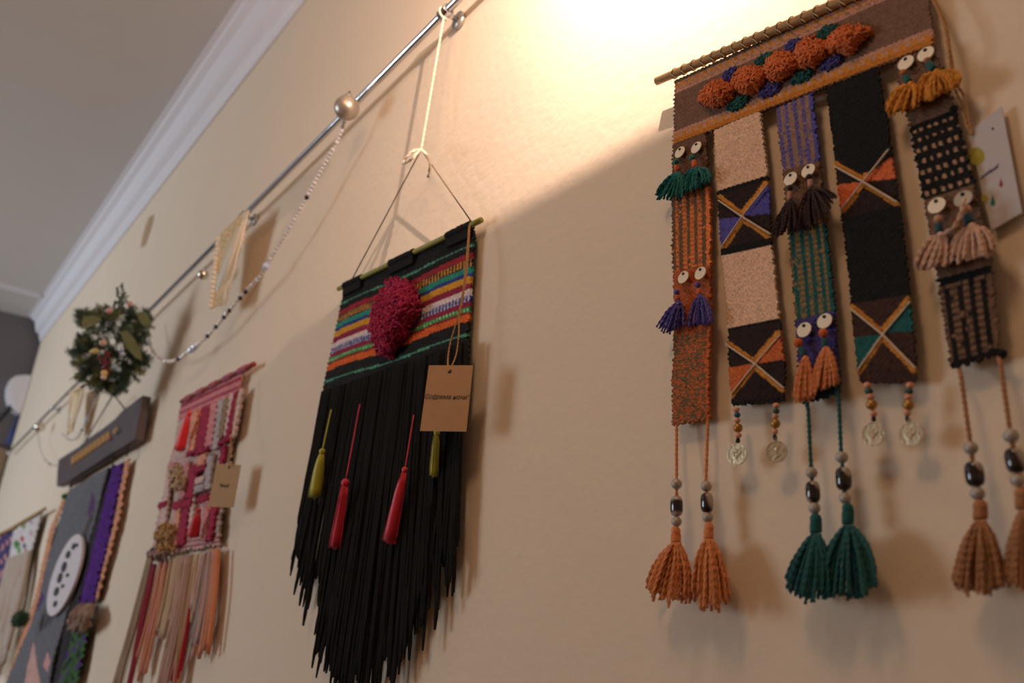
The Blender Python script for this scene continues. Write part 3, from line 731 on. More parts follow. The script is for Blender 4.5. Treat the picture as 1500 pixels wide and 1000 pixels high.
# --- bead strings and tassels below the strips
AG = [agate_mat('agate_a', (0, 1.57, 0), .3, .62), agate_mat('agate_b', (.4, .8, 0), .9, .70), agate_mat('agate_c', (.2, .5, .4), 1.7, .80), agate_mat('agate_d', (1.2, .2, .2), 2.3, .45)]
def pendant(cord_pts, cord_c, beads, head, wrap, top, ends, col, ag, hr=7.5, n=44):
    off = OFF + .008
    c3_ = [P(x, y, OFF + .001 + (off - OFF) * min(1, i * .6)) for i, (x, y) in enumerate(cord_pts)]
    chain = c3_ + [P(b[0], b[1], off) for b in beads] + [P(*head, off)]
    MB().yarn(resample(np.array(chain), 60), .0019, 2, turns=34).build('cord', wool(cord_c), big)
    for k, (x, y, rx, ry) in enumerate(beads):
        s_ = mpp(x, y, off); c = P(x, y, off)
        if k == 1:
            rx_, rz = rx * s_, ry * s_; mb = MB()
            z = np.array([0, 0, 1.0]); prof_ = [(-1, .0), (-.99, .45), (-.9, .72), (-.65, .93), (-.3, 1), (0, 1), (.3, 1), (.65, .93), (.9, .72), (.99, .45), (1, 0)]
            vs = [c + (rx_ * w_ * math.cos(a), rx_ * .8 * w_ * math.sin(a), -rz * h_) for h_, w_ in prof_ for a in np.arange(18) * 2 * math.pi / 18]
            mb.add(vs, [(i*18+j, i*18+(j+1) % 18, (i+1)*18+(j+1) % 18, (i+1)*18+j) for i in range(len(prof_)-1) for j in range(18)])
            mb.build('agate_bead', AG[ag], big)
        else:
            MB().ball(c, rx * s_, 18, 12).build('silver_bead', PEWTER, big)
    s_ = mpp(*head, off)
    t_ = MB().ball(P(*head, off), (hr * s_, hr * s_, hr * 1.15 * s_), 14, 10, lump=.03).build('tassel_head', wool(col), big)
    mb = MB(); a3, b3 = P(*wrap[0], off), P(*wrap[1], off)
    k = 22; hel = []
    for i in range(k * 6):
        q = i / 6 * 2 * math.pi; f_ = i / (k * 6 - 1)
        if f_ * 6 > 6: break
        hel.append(a3 + (b3 - a3) * f_ + hr * .86 * s_ * np.array([math.cos(q * .3), math.sin(q * .3), 0]))
    mb.tube(hel, 1.7 * s_, 4); mb.tube(resample(np.array([a3, b3]), 4), hr * .84 * s_, 10)
    mb.build('binding', wool(col), t_)
    mb = MB(); skirt(mb, top, ends, off + .006, neck=5.5, n=n, r=2.5, bulge=.38, depth=.016, jit=4.5)
    mb.build('tassel_skirt', wool(col), t_)
OR3, TE3, TN3 = (252, 154, 92), (14, 98, 98), (188, 130, 84)
pendant([(991, 622), (991, 700)], OR3, [(991, 708.6, 8, 8), (991, 741, 10.2, 14.5), (991, 763.5, 7.6, 7.6)], (990, 778), ((990, 783), (990, 793)), (990, 795), [(945, 856), (954, 868), (970, 876), (986, 878), (1002, 878), (1014, 876)], OR3, 0, 7.2)
pendant([(1037, 614), (1034, 703)], OR3, [(1034.5, 712, 8, 8), (1035.5, 736, 10.2, 14.5), (1036.5, 757.5, 7.8, 7.8)], (1038.5, 772), ((1038, 777), (1038, 788)), (1038, 790), [(1014, 868), (1024, 882), (1040, 888), (1056, 884), (1070, 878)], OR3, 3, 7)
pendant([(1181, 590), (1184, 600), (1188, 683)], TE3, [(1188.7, 692, 8.6, 8.6), (1190.6, 720.5, 11, 16), (1193, 744, 8.8, 8.8)], (1195, 761), ((1195, 766), (1195, 779)), (1195, 782), [(1153, 850), (1160, 866), (1176, 874), (1192, 876), (1206, 870), (1214, 862)], TE3, 1, 8.5, 54)
pendant([(1227, 574), (1229, 590), (1232, 660)], TE3, [(1233, 669.5, 9, 9), (1235.7, 701, 12, 17), (1238, 729.5, 8.9, 8.9)], (1242, 745), ((1242, 750), (1242, 766)), (1243, 769), [(1194, 860), (1206, 870), (1226, 873), (1248, 874), (1266, 870), (1278, 858), (1285, 846)], TE3, 2, 8.5, 64)
pendant([(1405, 540), (1408, 552), (1421, 646)], TN3, [(1422, 656, 10, 10), (1427.5, 694, 13.5, 18.5), (1431.7, 722.5, 10.2, 10.2)], (1436, 742), ((1436, 748), (1436, 759)), (1436, 762), [(1396, 856), (1408, 864), (1428, 866), (1448, 866), (1462, 860), (1474, 854)], TN3, 2, 10, 48)
pendant([(1463, 522), (1466, 534), (1479, 628)], TN3, [(1481, 638, 11, 11), (1487, 674, 14, 18.5), (1491, 703, 10, 10)], (1497, 724), ((1497, 730), (1498, 744)), (1500, 748), [(1470, 844), (1484, 856), (1504, 860), (1524, 858), (1540, 850)], TN3, 3, 10, 44)
PINKB, GOLDB = principled('pink_wood_bead', (222, 160, 128), .5), principled('gold_bead', (178, 132, 62), .35, .55)
def coin_chain(beads, knot, coin, rc, tilt):
    off = OFF + .006
    MB().tube([P(b[0], b[1] - (4 if i == 0 else 0), off) for i, b in enumerate(beads)] + [P(*knot, off)], .0008, 5).build('thread', DARK, big)
    for x, y, r_, c_ in beads:
        mt = {'p': PINKB, 'g': GOLDB, 'b': principled('blue_bead', (40, 78, 120), .45), 't': principled('teal_bead', (34, 82, 84), .45), 'n': principled('green_bead', (36, 78, 58), .45)}[c_]
        MB().ball(P(x, y, off), np.array([1, 1, .84 if c_ != 'g' else 1.0]) * r_ * mpp(x, y, off), 14, 10).build('wood_bead', mt, big)
    k = MB().ball(P(*knot, off), (3.4 * mpp(*knot, off), 3 * mpp(*knot, off), 5 * mpp(*knot, off)), 8, 6).build('cord_knot', wool(DKBR), big)
    c = P(*coin, off); s_ = mpp(*coin, off); r_ = rc * s_ * 1.06
    n_ = np.array([tilt, -1, 0.0]); n_ /= np.linalg.norm(n_); e1 = np.cross(n_, (0, 0, 1)); e1 /= np.linalg.norm(e1); e2 = np.cross(e1, n_)
    ang = np.arange(32) * math.pi / 16
    rg = lambda q, d: c + q * (np.cos(ang)[:, None] * e1 + np.sin(ang)[:, None] * e2) + n_ * d
    loops = [(0.0001, -.0005), (r_, -.0005), (r_, .0008), (r_ * .9, .0008), (r_ * .88, .0004), (r_ * .8, .0004), (.0001, .0005)]
    vs = np.vstack([rg(q, d) for q, d in loops]); N_ = 32
    co = MB().add(vs, [(i*N_+j, i*N_+(j+1) % N_, (i+1)*N_+(j+1) % N_, (i+1)*N_+j) for i in range(len(loops)-1) for j in range(N_)]).build('coin', COIN, big, smooth=False)
    # raised emblem: a head-and-shoulders or crest-like relief and ring of pellets
    em = MB()
    if tilt > .15:
        for (a, b, q1, q2) in ((.02, .22, .2, .26), (.0, -.02, .12, .2), (.05, -.3, .32, .16), (-.12, .2, .1, .1)):
            em.ball(c + e1 * a * r_ * 1.4 + e2 * b * r_ * 1.4 + n_ * .0005, (q1 * r_ * .8, .0005, q2 * r_ * .9), 10, 6)
    else:
        for (a, b, q1, q2) in ((0, 0, .5, .22), (-.25, .12, .25, .2), (.28, .08, .22, .22), (.05, -.22, .3, .14), (.0, .28, .16, .12)):
            em.ball(c + e1 * a * r_ * 1.2 + e2 * b * r_ * 1.2 + n_ * .0005, (q1 * r_ * .8, .0005, q2 * r_ * .9), 10, 6)
    em.build('coin_relief', COIN, co)
    lp = [c + e2 * (r_ + .0014) + .0018 * (math.cos(a) * n_ + math.sin(a) * e2) for a in np.linspace(0, 2 * math.pi, 12)]
    MB().tube(lp, .0004, 5).build('jump_ring', COIN, co)
coin_chain([(1078.5, 600, 5, 'p'), (1080, 607.6, 5, 'b'), (1080, 615.6, 5, 'p'), (1081, 626.6, 7, 'g'), (1081.8, 637.4, 4.8, 'p')], (1081, 645), (1080, 665), 15.6, .05)
coin_chain([(1137, 594, 5, 'p'), (1137, 602, 5, 'n'), (1136, 609.5, 5, 'p'), (1136, 620.4, 7, 'g'), (1135, 632, 4.8, 'p')], (1135, 640), (1137.6, 661.5), 15.2, .2)
coin_chain([(1270.6, 564.5, 6, 'p'), (1272.7, 573, 6, 't'), (1274.4, 581, 6, 'p'), (1276.7, 592.7, 8, 'g'), (1279.5, 605.6, 5.6, 'p')], (1280, 613), (1279.5, 635.5), 16.5, .03)
coin_chain([(1333, 564.5, 6, 'p'), (1331.5, 573, 6, 't'), (1330.4, 581, 6, 'p'), (1331, 592.7, 8, 'g'), (1329, 604.6, 5.6, 'p')], (1329, 613), (1334.8, 635.5), 17, .0)

# ================================================================== TAG CARDS
def scribble(pts, off_fn, r, mat, parent, name='handwriting'):
    MB().tube([off_fn(*p) for p in pts], r, 4).build(name, mat, parent)
card = thing('price_tag', P(1452, 336, .006), 'pale grey card with painted drops tied behind the five-strip hanging', 'tag')
CARD = principled('grey_card', (196, 190, 192), .8, var=.05, vscale=80)
slab_px('card', [(1419, 194), (1467, 155), (1497, 311), (1452, 337)], .006, .0072, CARD, card)
onc = lambda x, y: P(x, y, .0074)
def blot(pts, c_): slab_px('painted_mark', pts, .0071, .0075, principled('paint_%d_%d_%d' % c_, c_, .8), card)
blot([(1430 + 12 * math.cos(a), 229 + 13 * math.sin(a)) for a in np.arange(16) * math.pi / 8], (168, 156, 60))
blot([(1442 + 5 * math.cos(a), 291 + 6 * math.sin(a)) for a in np.arange(12) * math.pi / 6], (168, 156, 60))
def drop(x, y, h, c_): blot([(x, y - h), (x + h * .38, y + h * .3), (x + h * .3, y + h * .75), (x - h * .1, y + h * .85), (x - h * .35, y + h * .5)], c_)
drop(1466, 268, 7, (150, 40, 56)); drop(1454, 294, 9, (28, 120, 110))
blot([(1454 + 1.8 * math.cos(a), 188.5 + 1.8 * math.sin(a)) for a in np.arange(8) * math.pi / 4], (50, 40, 40))
scr = [(1436 + i * .62, 261 - i * .42 + 2.6 * math.sin(i * 1.15) * (1 if i % 7 else 1.6)) for i in range(44)]
scribble(scr, onc, .0003, principled('violet_ink', (104, 84, 130), .8), card)
twm = MB(); twm.yarn(smooth_path([P(1356, -20, .018), P(1378, 24, .020), P(1389, 70, .022), P(1394, 110, .018), P(1406, 150, .014), P(1418, 186, .010), P(1424, 198, .009)], 60), .0011)
twm.yarn(smooth_path([P(1358, -20, .016), P(1384, 30, .018), P(1392, 74, .020), P(1400, 120, .016), P(1412, 140, .014), P(1420, 178, .010), P(1424, 198, .009)], 60), .0011)
twm.build('twine', TWINE, card)

def hang_tag(corn, offs, mat, label, hole, twines, text=None, scr=None, tsize=.012):
    c3_ = np.array([P(x, y, o) for (x, y), o in zip(corn, offs)])
    t_ = thing('price_tag', c3_[3], label, 'tag')
    n_ = np.cross(c3_[1] - c3_[0], c3_[3] - c3_[0]); n_ /= np.linalg.norm(n_)
    if n_[1] > 0: n_ = -n_
    MB().slab(c3_ + n_ * .0005, c3_ - n_ * .0005).build('card', mat, t_, smooth=False)
    ex = (c3_[1] - c3_[0]); ey3 = c3_[0] - c3_[3]
    at = lambda u, v, d=.0008: c3_[3] + ex * u + ey3 * v + n_ * d
    exu = ex / np.linalg.norm(ex); eyu = ey3 / np.linalg.norm(ey3)
    h = at(*hole); ang = np.arange(14) * math.pi / 7
    ring = h + .0026 * (np.cos(ang)[:, None] * exu + np.sin(ang)[:, None] * eyu)
    MB().slab(ring + n_ * .0003, ring - n_ * .0002).build('punch_hole', DARK, t_, smooth=False)
    mb = MB()
    for tw in twines:
        mb.yarn(smooth_path([P(x, y, o) for x, y, o in tw] + [h + n_ * .001], 50), .0013)
    mb.build('twine', TWINE, t_)
    if text: text_mesh(text, tsize, at(.48, .515), exu, eyu, n_, INK, t_)
    if scr: MB().tube([at(u, v) for u, v in scr], .0008, 4).build('handwriting', INK, t_)
    return t_
hang_tag([(628.5, 535), (693, 535), (683, 632), (615.5, 631)], [.070, .042, .042, .070], KRAFT, 'brown kraft card tag with handwriting hanging in front of the black fringe', (.5, .905),
         [[(687, 330, .030), (684, 370, .036), (679, 420, .040), (671, 462, .042), (660, 500, .046), (656, 528, .050)], [(688, 330, .030), (686, 370, .034), (681, 420, .038), (673, 462, .042), (672, 490, .044), (668, 520, .046)]],
         text='“Софрема ночи”', tsize=.0093)
hang_tag([(317, 679), (353, 681), (342, 743), (305, 742)], [.062, .036, .036, .062], KRAFT2, 'pale kraft tag with a short word hanging beside the pink ribbon hanging', (.55, .93),
         [[(356, 548, .03), (346, 590, .04), (339, 640, .05), (337, 665, .06)]],
         scr=[(.33 + .35 * i / 22, .50 + .03 * math.sin(i * 1.3) * (2 if i < 3 or i == 21 else 1)) for i in range(23)])

# ================================================================== BLACK HANGING
BO = .012
blk = thing('woven_wall_hanging', P(540, 1000, 0), 'black fringed wall hanging with rainbow stripes and a crimson tufted patch', 'wall hanging')
bA, bB = P(496, 423, BO + .004), P(705, 322, BO + .004)
MB().tube(resample(np.array([bA, bB]), 20), .0045, 12).build('rod', LIMEROD, blk)
K_ = (8, 8, 9)
RED, GRN, TL, BLU, GLD, CRM, WHT, MNT, ORG = (160, 32, 48), (40, 150, 80), (40, 150, 130), (44, 60, 140), (220, 160, 40), (150, 28, 66), (232, 214, 212), (96, 168, 140), (226, 104, 36)
def cb(U, V, PX, PY, K, I, J):
    v = V + .010 * np.sin(U * 9) * (V > .15)
    b = lambda a, c: (v >= a) & (v < c)
    d3 = (J // 2) % 2 == 0
    return pick(U.shape, K_, (b(.150, .166) & ((J // 3) % 2 == 0), MNT), (b(.150, .166) & ((J // 3) % 2 == 1), (60, 130, 110)),
                (b(.215, .255), RED), (b(.255, .315), (58, 34, 30)), (b(.262, .31) & d3, (212, 150, 60)), (b(.315, .355), TL), (b(.355, .382), BLU), (b(.382, .43), GLD),
                (b(.43, .475), CRM), (b(.475, .515), WHT), (b(.515, .560), BLU), (b(.515, .560) & d3, (190, 185, 205)), (b(.56, .595), CRM), (b(.595, .628), GRN), (b(.603, .62) & d3, (170, 220, 160)),
                (b(.628, .645), (140, 30, 46)), (b(.645, .695), ORG), (b(.775, .79) & ((J // 3) % 2 == 0), MNT), (b(.775, .79) & ((J // 3) % 2 == 1), (70, 150, 120)))
bp_ = panel('woven_panel', [(505, 419, 690, 329), (502, 434, 694, 346), (475, 557, 685, 486), (468, 600, 683, 540)], BO, cb, blk, cell=.0022, amp=.0005, ragged=.0015, thick=.004)
# warp loops wrapped on the rod in three blocks
for a, b in ((505, 530), (572, 607), (655, 690)):
    ta, tb = [(q - 496) / (705 - 496) for q in (a, b)]
    # position along the rod in 3D follows projection
    tt = np.linspace(0, 1, 400); xs, _ = proj(bA + (bB - bA) * tt[:, None]); i0, i1 = np.argmin(abs(xs - a)), np.argmin(abs(xs - b))
    p0, p1 = bA + (bB - bA) * tt[i0], bA + (bB - bA) * tt[i1]
    MB().tube(resample(np.array([p0, p1]), 30), .0068 * (1 + .05 * rng.standard_normal(30)), 10).build('rod_wrapping', wool(K_), blk)
    addm = MB(); q0, q1 = p0 + (0, -.004, .002), p1 + (0, -.004, .002)
    addm.slab(np.array([q0, q1, q1 + (0, .002, -.022), q0 + (0, .002, -.022)]), np.array([q0, q1, q1 + (0, .002, -.022), q0 + (0, .002, -.022)]) + (0, .004, 0)); addm.build('loop_band', wool(K_), blk, smooth=False)
poly = [(585, 407), (598, 413), (605, 428), (613, 442), (609, 458), (599, 474), (592, 492), (578, 504), (576, 518), (562, 522), (553, 513), (546, 497), (542, 478), (548, 456), (555, 434), (568, 414)]
mb = pile_base(MB(), poly, BO, .028, 20); fuzz(mb, poly, BO, .030, 900, .0022, .012, 22)
mb.build('tufted_patch', wool((196, 28, 92)), blk)
# fringe: one object per strand
ends_u = [0, .06, .12, .2, .28, .36, .44, .55, .64, .70, .76, .82, .88, .94, 1.0]
ends_p = [(427, 822), (432, 840), (437, 880), (462, 918), (470, 960), (478, 1000), (492, 1030), (530, 1046), (566, 1010), (588, 965), (602, 945), (622, 905), (640, 862), (652, 852), (664, 835)]
ep = np.array(ends_p, float)
BLKYARN = wool(K_)
for i in range(230):
    u = (i + rng.random()) / 230
    s0 = np.array([473, 574.0]) + (np.array([684, 500.0]) - np.array([473, 574.0])) * u
    e = np.array([np.interp(u, ends_u, ep[:, 0]), np.interp(u, ends_u, ep[:, 1])])
    e = e + (rng.normal(0, 4), 0); e = e + (e - s0) / np.linalg.norm(e - s0) * rng.normal(-22, 32)
    o = BO + .001 + .012 * rng.random(); amp_ = rng.normal(0, 3.6); w_ = rng.random() * 6
    pts = []
    for t_ in np.linspace(0, 1, 10):
        q = s0 + (e - s0) * t_
        pts.append(P(q[0] + amp_ * math.sin(t_ * 4 + w_) * t_ + rng.normal(0, .5) * t_, q[1], o))
    MB().tube(smooth_path(pts, 22), (.0026 + .0008 * rng.random()) * np.r_[np.linspace(1.1, .85, 20), .95, .5], 5).build('fringe_strand', BLKYARN, blk)
# hanging string, knot and white cord to the rail
apex = P(617, 219, .036); rp = rail_at(651)
MB().tube([P(515, 410, BO + .008), apex], .0012, 5).build('string', GREYSTRING, blk)
MB().tube([apex, P(691, 325, BO + .008)], .0012, 5).build('string', GREYSTRING, blk)
MB().yarn([rp, apex], .0022).build('white_cord', WHITECORD, blk)
MB().tube(np.array([rp + .0105 * (math.cos(a) * np.array([0, 1, 0]) + math.sin(a) * np.array([0, 0, 1])) for a in np.linspace(0, 2 * math.pi, 20)]), .0022, 6).build('rail_loop', WHITECORD, blk)
bow = smooth_path([apex, P(604, 222, .06), P(593, 233, .065), P(590, 239, .066), P(599, 236, .066), P(608, 228, .062), apex], 30)
MB().yarn(bow, .0026).build('bow_loop', WHITECORD, blk)
MB().yarn(smooth_path([apex, P(626, 228, .062), P(630, 242, .066), P(627, 260, .062)], 20), .0026).build('bow_tail', WHITECORD, blk)
def silk_tassel(parent, s0, head, hr, top, ends, col, off, n=46, r=1.1, string=True):
    s_ = mpp(*head, off)
    hd = MB().ball(P(*head, off), hr * s_, 14, 10).build('tassel_head', principled('silk_%d_%d_%d' % col, col, .55, sheen=.3), parent)
    if string: MB().tube(resample(np.array([P(*s0, off - .012), P(*head, off)]), 8), 1.1 * s_, 5).build('tassel_string', MATS['silk_%d_%d_%d' % col], hd)
    mb = MB(); skirt(mb, top, ends, off, neck=hr * .7, n=n, r=r, bulge=.25, depth=.006, plied=False, jit=1.2, round_=True)
    # a full body under the strands so that the tassel reads as one solid bundle
    e = np.array(ends, float); em = e.mean(0); w_ = np.linalg.norm(e[-1] - e[0]) / 2
    pts = [RP(*(np.array(top) + (em - np.array(top)) * t_), s_ * F) for t_ in np.linspace(0, .97, 7)]
    mb.tube(pts, s_ * np.interp(np.linspace(0, 1, 7), [0, .25, 1], [hr * .75, max(hr, w_ * .75), w_ * .9]), 10)
    mb.build('tassel_skirt', MATS['silk_%d_%d_%d' % col], hd)
LIME, CHERRY = (190, 190, 50), (214, 30, 60)
silk_tassel(blk, (485, 600), (472, 661), 4.6, (471, 665), [(452, 727), (462, 728), (472, 723)], LIME, .042)
silk_tassel(blk, (527, 592), (506, 707), 6.2, (505, 713), [(482, 800), (490, 803), (499, 800)], CHERRY, .042)
silk_tassel(blk, (606, 608), (593, 688), 4.6, (592, 692), [(560, 790), (569, 795), (580, 796)], CHERRY, .042)
silk_tassel(blk, (646, 590), (640, 634), 4.6, (639, 638), [(629, 694), (635, 698), (642, 696)], LIME, .040)

# ================================================================== PINK HANGING
PO = .014
pink = thing('woven_wall_hanging', P(235, 1010, 0), 'pink and crimson ribbon wall hanging with peach fringe on a red stick', 'wall hanging')
pA, pB = P(266, 588, PO + .006), P(372, 533, PO + .006)
MB().tube(resample(np.array([pA, pB]), 14), .006, 10).build('stick', REDROD, pink)
PINK, PEACH, PALE, CRIM, OLV, GRYL, CRM2 = (214, 140, 140), (232, 160, 128), (222, 190, 180), (164, 32, 70), (156, 128, 100), (186, 172, 172), (222, 198, 164)
def cp_(U, V, PX, PY, K, I, J):
    return pick(U.shape, (206, 176, 166), ((J // 5) % 3 == 1, (214, 166, 158)), ((J // 7) % 4 == 2, (190, 174, 168)), (V < .13, PINK), ((V > .02) & (V < .04), CRIM), ((V > .075) & (V < .09), (170, 60, 90)), ((V > .12) & (V < .135), (210, 90, 110)),
                ((V > .945) & (V < .957), CRIM), ((V > .972) & (V < .984), CRIM))
panel('woven_ground', [(267, 589, 357, 546), (255, 655, 341, 625), (246, 690, 334, 675), (232, 742, 327, 735), (223, 814, 321, 798)], PO, cp_, pink, cell=.004, amp=.0008, ragged=.003, thick=.006, curl=.003)
def ribbon(q, col, off=.009, part='woven_ribbon'):
    def cf(U, V, PX, PY, K, I, J): return pick(U.shape, col)
    panel(part, [(q[0][0], q[0][1], q[1][0], q[1][1]), (q[3][0], q[3][1], q[2][0], q[2][1])], PO + off, cf, pink, cell=.004, amp=.0009, ragged=.0015, thick=.006)
def vr(xa, xb, ya, xc, xd, yb, col, off=.009):
    ribbon([(xa, ya), (xb, ya - (xb - xa) * .42), (xd, yb - (xd - xc) * .35), (xc, yb)], col, off)
vr(283, 290, 602, 275, 283, 664, PEACH); vr(295, 308, 597, 285, 297, 667, CRIM, .011); vr(309, 318, 590, 299, 309, 660, PINK); vr(320, 328, 586, 310, 319, 658, GRYL)
vr(329, 336, 582, 319, 326, 642, OLV); vr(337, 342, 577, 327, 333, 640, PALE); vr(343, 349, 574, 328, 336, 646, CRIM, .011); vr(350, 355, 570, 338, 343, 640, PALE)
vr(324, 330, 654, 320, 326, 679, CRIM)
for q, c_ in (([(273, 662), (287, 657), (285, 664), (272, 668)], CRIM), ([(297, 656), (305, 652), (304, 658), (296, 662)], CRIM), ([(319, 647), (330, 641), (329, 648), (318, 653)], CRIM),
              ([(285, 684), (301, 679), (299, 687), (284, 693)], CRIM), ([(253, 735), (281, 729), (279, 741), (252, 746)], CRIM), ([(290, 726), (305, 721), (303, 731), (289, 737)], CRIM), ([(232, 736), (243, 733), (241, 742), (231, 746)], CRIM),
              ([(286, 700), (299, 696), (297, 706), (285, 709)], PALE), ([(285, 711), (297, 708), (296, 719), (283, 722)], GRYL), ([(246, 680), (256, 676), (254, 684), (245, 688)], PINK), ([(290, 668), (303, 662), (298, 680), (288, 683)], PEACH)):
    ribbon(q, c_, .013)
vr(280, 291, 682, 269, 282, 732, CRIM, .012); vr(270, 277, 678, 262, 268, 732, PINK); vr(303, 312, 668, 297, 306, 718, GRYL); vr(258, 264, 742, 253, 259, 800, PEACH); vr(266, 277, 745, 258, 268, 800, CRIM, .011)
vr(280, 285, 728, 274, 279, 788, PALE); vr(300, 307, 728, 294, 301, 792, PINK); vr(309, 317, 742, 302, 309, 792, CRIM, .011); vr(243, 250, 690, 234, 242, 770, PALE)
def loops(region, col, n):
    mb = MB(); (x0, y0, x1, y1) = region
    for i in range(n):
        x, y = x0 + rng.random() * (x1 - x0), y0 + rng.random() * (y1 - y0); s_ = mpp(x, y, PO)
        c = P(x, y, PO + .014 + .012 * rng.random()); a0 = rng.random() * 6
        d1 = rng.standard_normal(3); d1 /= np.linalg.norm(d1); d2 = np.cross(d1, rng.standard_normal(3)); d2 /= np.linalg.norm(d2)
        mb.tube([c + .011 * (math.cos(a) * d1 + math.sin(a) * d2) for a in np.linspace(a0, a0 + 5.2, 9)], .0032, 5)
    mb.build('knotted_loops', wool(col), pink)
loops((232, 772, 251, 806), (206, 166, 110), 40); loops((253, 684, 267, 718), CRM2, 20); loops((222, 806, 244, 818), (176, 150, 150), 12)
for k, (pth, col, n, w) in enumerate((
        ([(221, 814), (196, 912), (168, 1012)], (176, 150, 124), 8, 9), ([(226, 826), (208, 908), (188, 1012)], (164, 36, 62), 4, 5), ([(240, 818), (226, 896), (206, 980)], PEACH, 8, 11), ([(246, 822), (226, 910), (210, 978)], PINK, 6, 9),
        ([(254, 818), (244, 876), (234, 926)], CRM2, 7, 11), ([(264, 814), (256, 880), (244, 934)], (208, 176, 150), 6, 10), ([(274, 814), (260, 904), (236, 1012)], (206, 168, 152), 8, 12), ([(284, 812), (272, 900), (256, 1012)], (198, 160, 130), 5, 8),
        ([(288, 830), (274, 920), (256, 1012)], (190, 20, 44), 5, 5), ([(290, 812), (284, 850), (278, 888)], CRM2, 5, 6), ([(298, 810), (290, 850), (282, 890)], PALE, 6, 7), ([(306, 808), (298, 880), (284, 940)], GRYL, 4, 6), ([(312, 806), (304, 880), (292, 952)], (226, 160, 134), 8, 12), ([(317, 804), (312, 870), (302, 950)], (236, 146, 100), 7, 9))):
    for i in range(n):
        j0 = (i / max(1, n - 1) - .5) * w; o = PO + .003 + .008 * rng.random(); jj = rng.normal(0, 1.3)
        pts = [P(x + j0 * (1 if q else .7) + jj * q * .5, y + (rng.normal(0, 7) if q == len(pth) - 1 else 0), o) for q, (x, y) in enumerate(pth)]
        MB().tube(smooth_path(pts, 14), .0042, 5).build('fringe_strand', wool(tuple(int(v) for v in col)), pink)
silk_tassel(pink, (280, 598), (277, 606), 4, (276, 610), [(255, 658), (263, 661), (271, 660)], (220, 34, 40), PO + .03, n=40)
silk_tassel(pink, (292, 738), (291, 748), 4, (290, 752), [(273, 784), (282, 787), (292, 785)], (206, 24, 48), PO + .03, n=40)
for i in range(5):
    t_ = .12 + i * .19
    c = pA + (pB - pA) * t_; d_ = (pB - pA) * .045
    MB().tube(resample(np.array([c - d_, c + d_]), 6), .0085, 9).build('stick_wrapping', wool((190, 96, 112)), pink)

# ================================================================== PLANK HANGING
KO = .03
plank = thing('plank_wall_hanging', P(75, 1010, 0), 'dark wooden plank with grey felt and purple textile strips hanging below it', 'wall hanging')
PLW = principled('dark_stained_wood', (82, 66, 68), .55, var=.25, vscale=12, bump=.3, bscale=30)
f_ = np.array([P(x, y, KO + .014) for x, y in [(86, 673), (100, 664), (116, 654), (128, 643), (150, 628), (168, 614), (180, 601), (209, 579), (206, 600), (203, 612), (197, 643), (180, 654), (160, 665), (140, 679), (120, 691), (102, 704), (83, 712), (84, 690)]])
b_ = f_.copy(); b_[:, 1] = -(KO - .012)
MB().slab(f_, b_).build('plank', PLW, plank, smooth=False)
GILT = principled('gilt_lettering', (176, 126, 52), .6, var=.3, vscale=40)
for i in range(9):      # carved gold inscription: a row of separate strokes
    t_ = i / 8.6; x, y = 104 + t_ * 54, 677 - t_ * 38
    slab_px('inscription_piece', [(x, y - 7), (x + 5.6, y - 11), (x + 5.8, y - 1 + rng.normal(0, 1)), (x + 2.5, y + 3), (x + .4, y + 5 + rng.normal(0, 1))], KO + .014, KO + .018, GILT, plank)
slab_px('inscription_piece', [(164, 632), (171, 624), (172, 628), (167, 636)], KO + .014, KO + .018, GILT, plank)
LEAFG = principled('painted_leaf', (60, 66, 48), .7)
slab_px('painted_leaf', [(166, 634), (174, 627), (177, 630), (171, 637)], KO + .014, KO + .017, LEAFG, plank)
slab_px('painted_berry', [(157, 641), (162, 638), (164, 643), (159, 647)], KO + .014, KO + .017, principled('painted_berry', (96, 36, 30), .7), plank)
DKSTR = principled('dark_string', (70, 62, 60), .9)
wr_a = P(166, 577, .06)
MB().tube([P(125, 646, KO + .014), wr_a], .0024, 5).build('string', DKSTR, plank)
MB().tube([P(184, 600, KO + .014), wr_a], .0024, 5).build('string', DKSTR, plank)
for x, y, x2, y2 in ((106, 700, 104, 716), (166, 660, 165, 682), (187, 652, 186, 668)):
    MB().tube([P(x, y, KO), P(x2, y2, KO)], .0024, 5).build('string', DKSTR, plank)
GF = (104, 104, 110)
def cg(U, V, PX, PY, K, I, J):
    c = pick(U.shape, GF)
    c[in_poly(PX, PY, [(138, 718), (140, 735), (131, 768), (128, 752)])] = (84, 50, 100)
    c[in_poly(PX, PY, [(56, 862), (63, 872), (60, 908), (50, 912)])] = (80, 52, 110)
    c[in_poly(PX, PY, [(50, 940), (56, 965), (62, 1010), (36, 1010)])] = (206, 160, 150)
    c[in_poly(PX, PY, [(72, 955), (77, 968), (72, 985), (66, 975)])] = (206, 150, 150)
    return c
gray = panel('felt_panel', [(102, 718, 161, 685), (75, 806, 128, 789), (53, 886, 95, 903), (9, 1004, 72, 1004)], KO - .004, cg, plank, cell=.007, amp=.0006, ragged=.002, thick=.006, curl=.004)
ov = [(94.5 + 9.5 * math.cos(a) * 1.9 + -.32 * 60 * math.sin(a) * -1 * 1 , 842 - 60 * math.sin(a)) for a in np.arange(28) * 2 * math.pi / 28]
oval = slab_px('felt_oval', ov, KO, KO + .008, principled('white_felt', (216, 206, 208), .9, var=.08, vscale=30), plank)
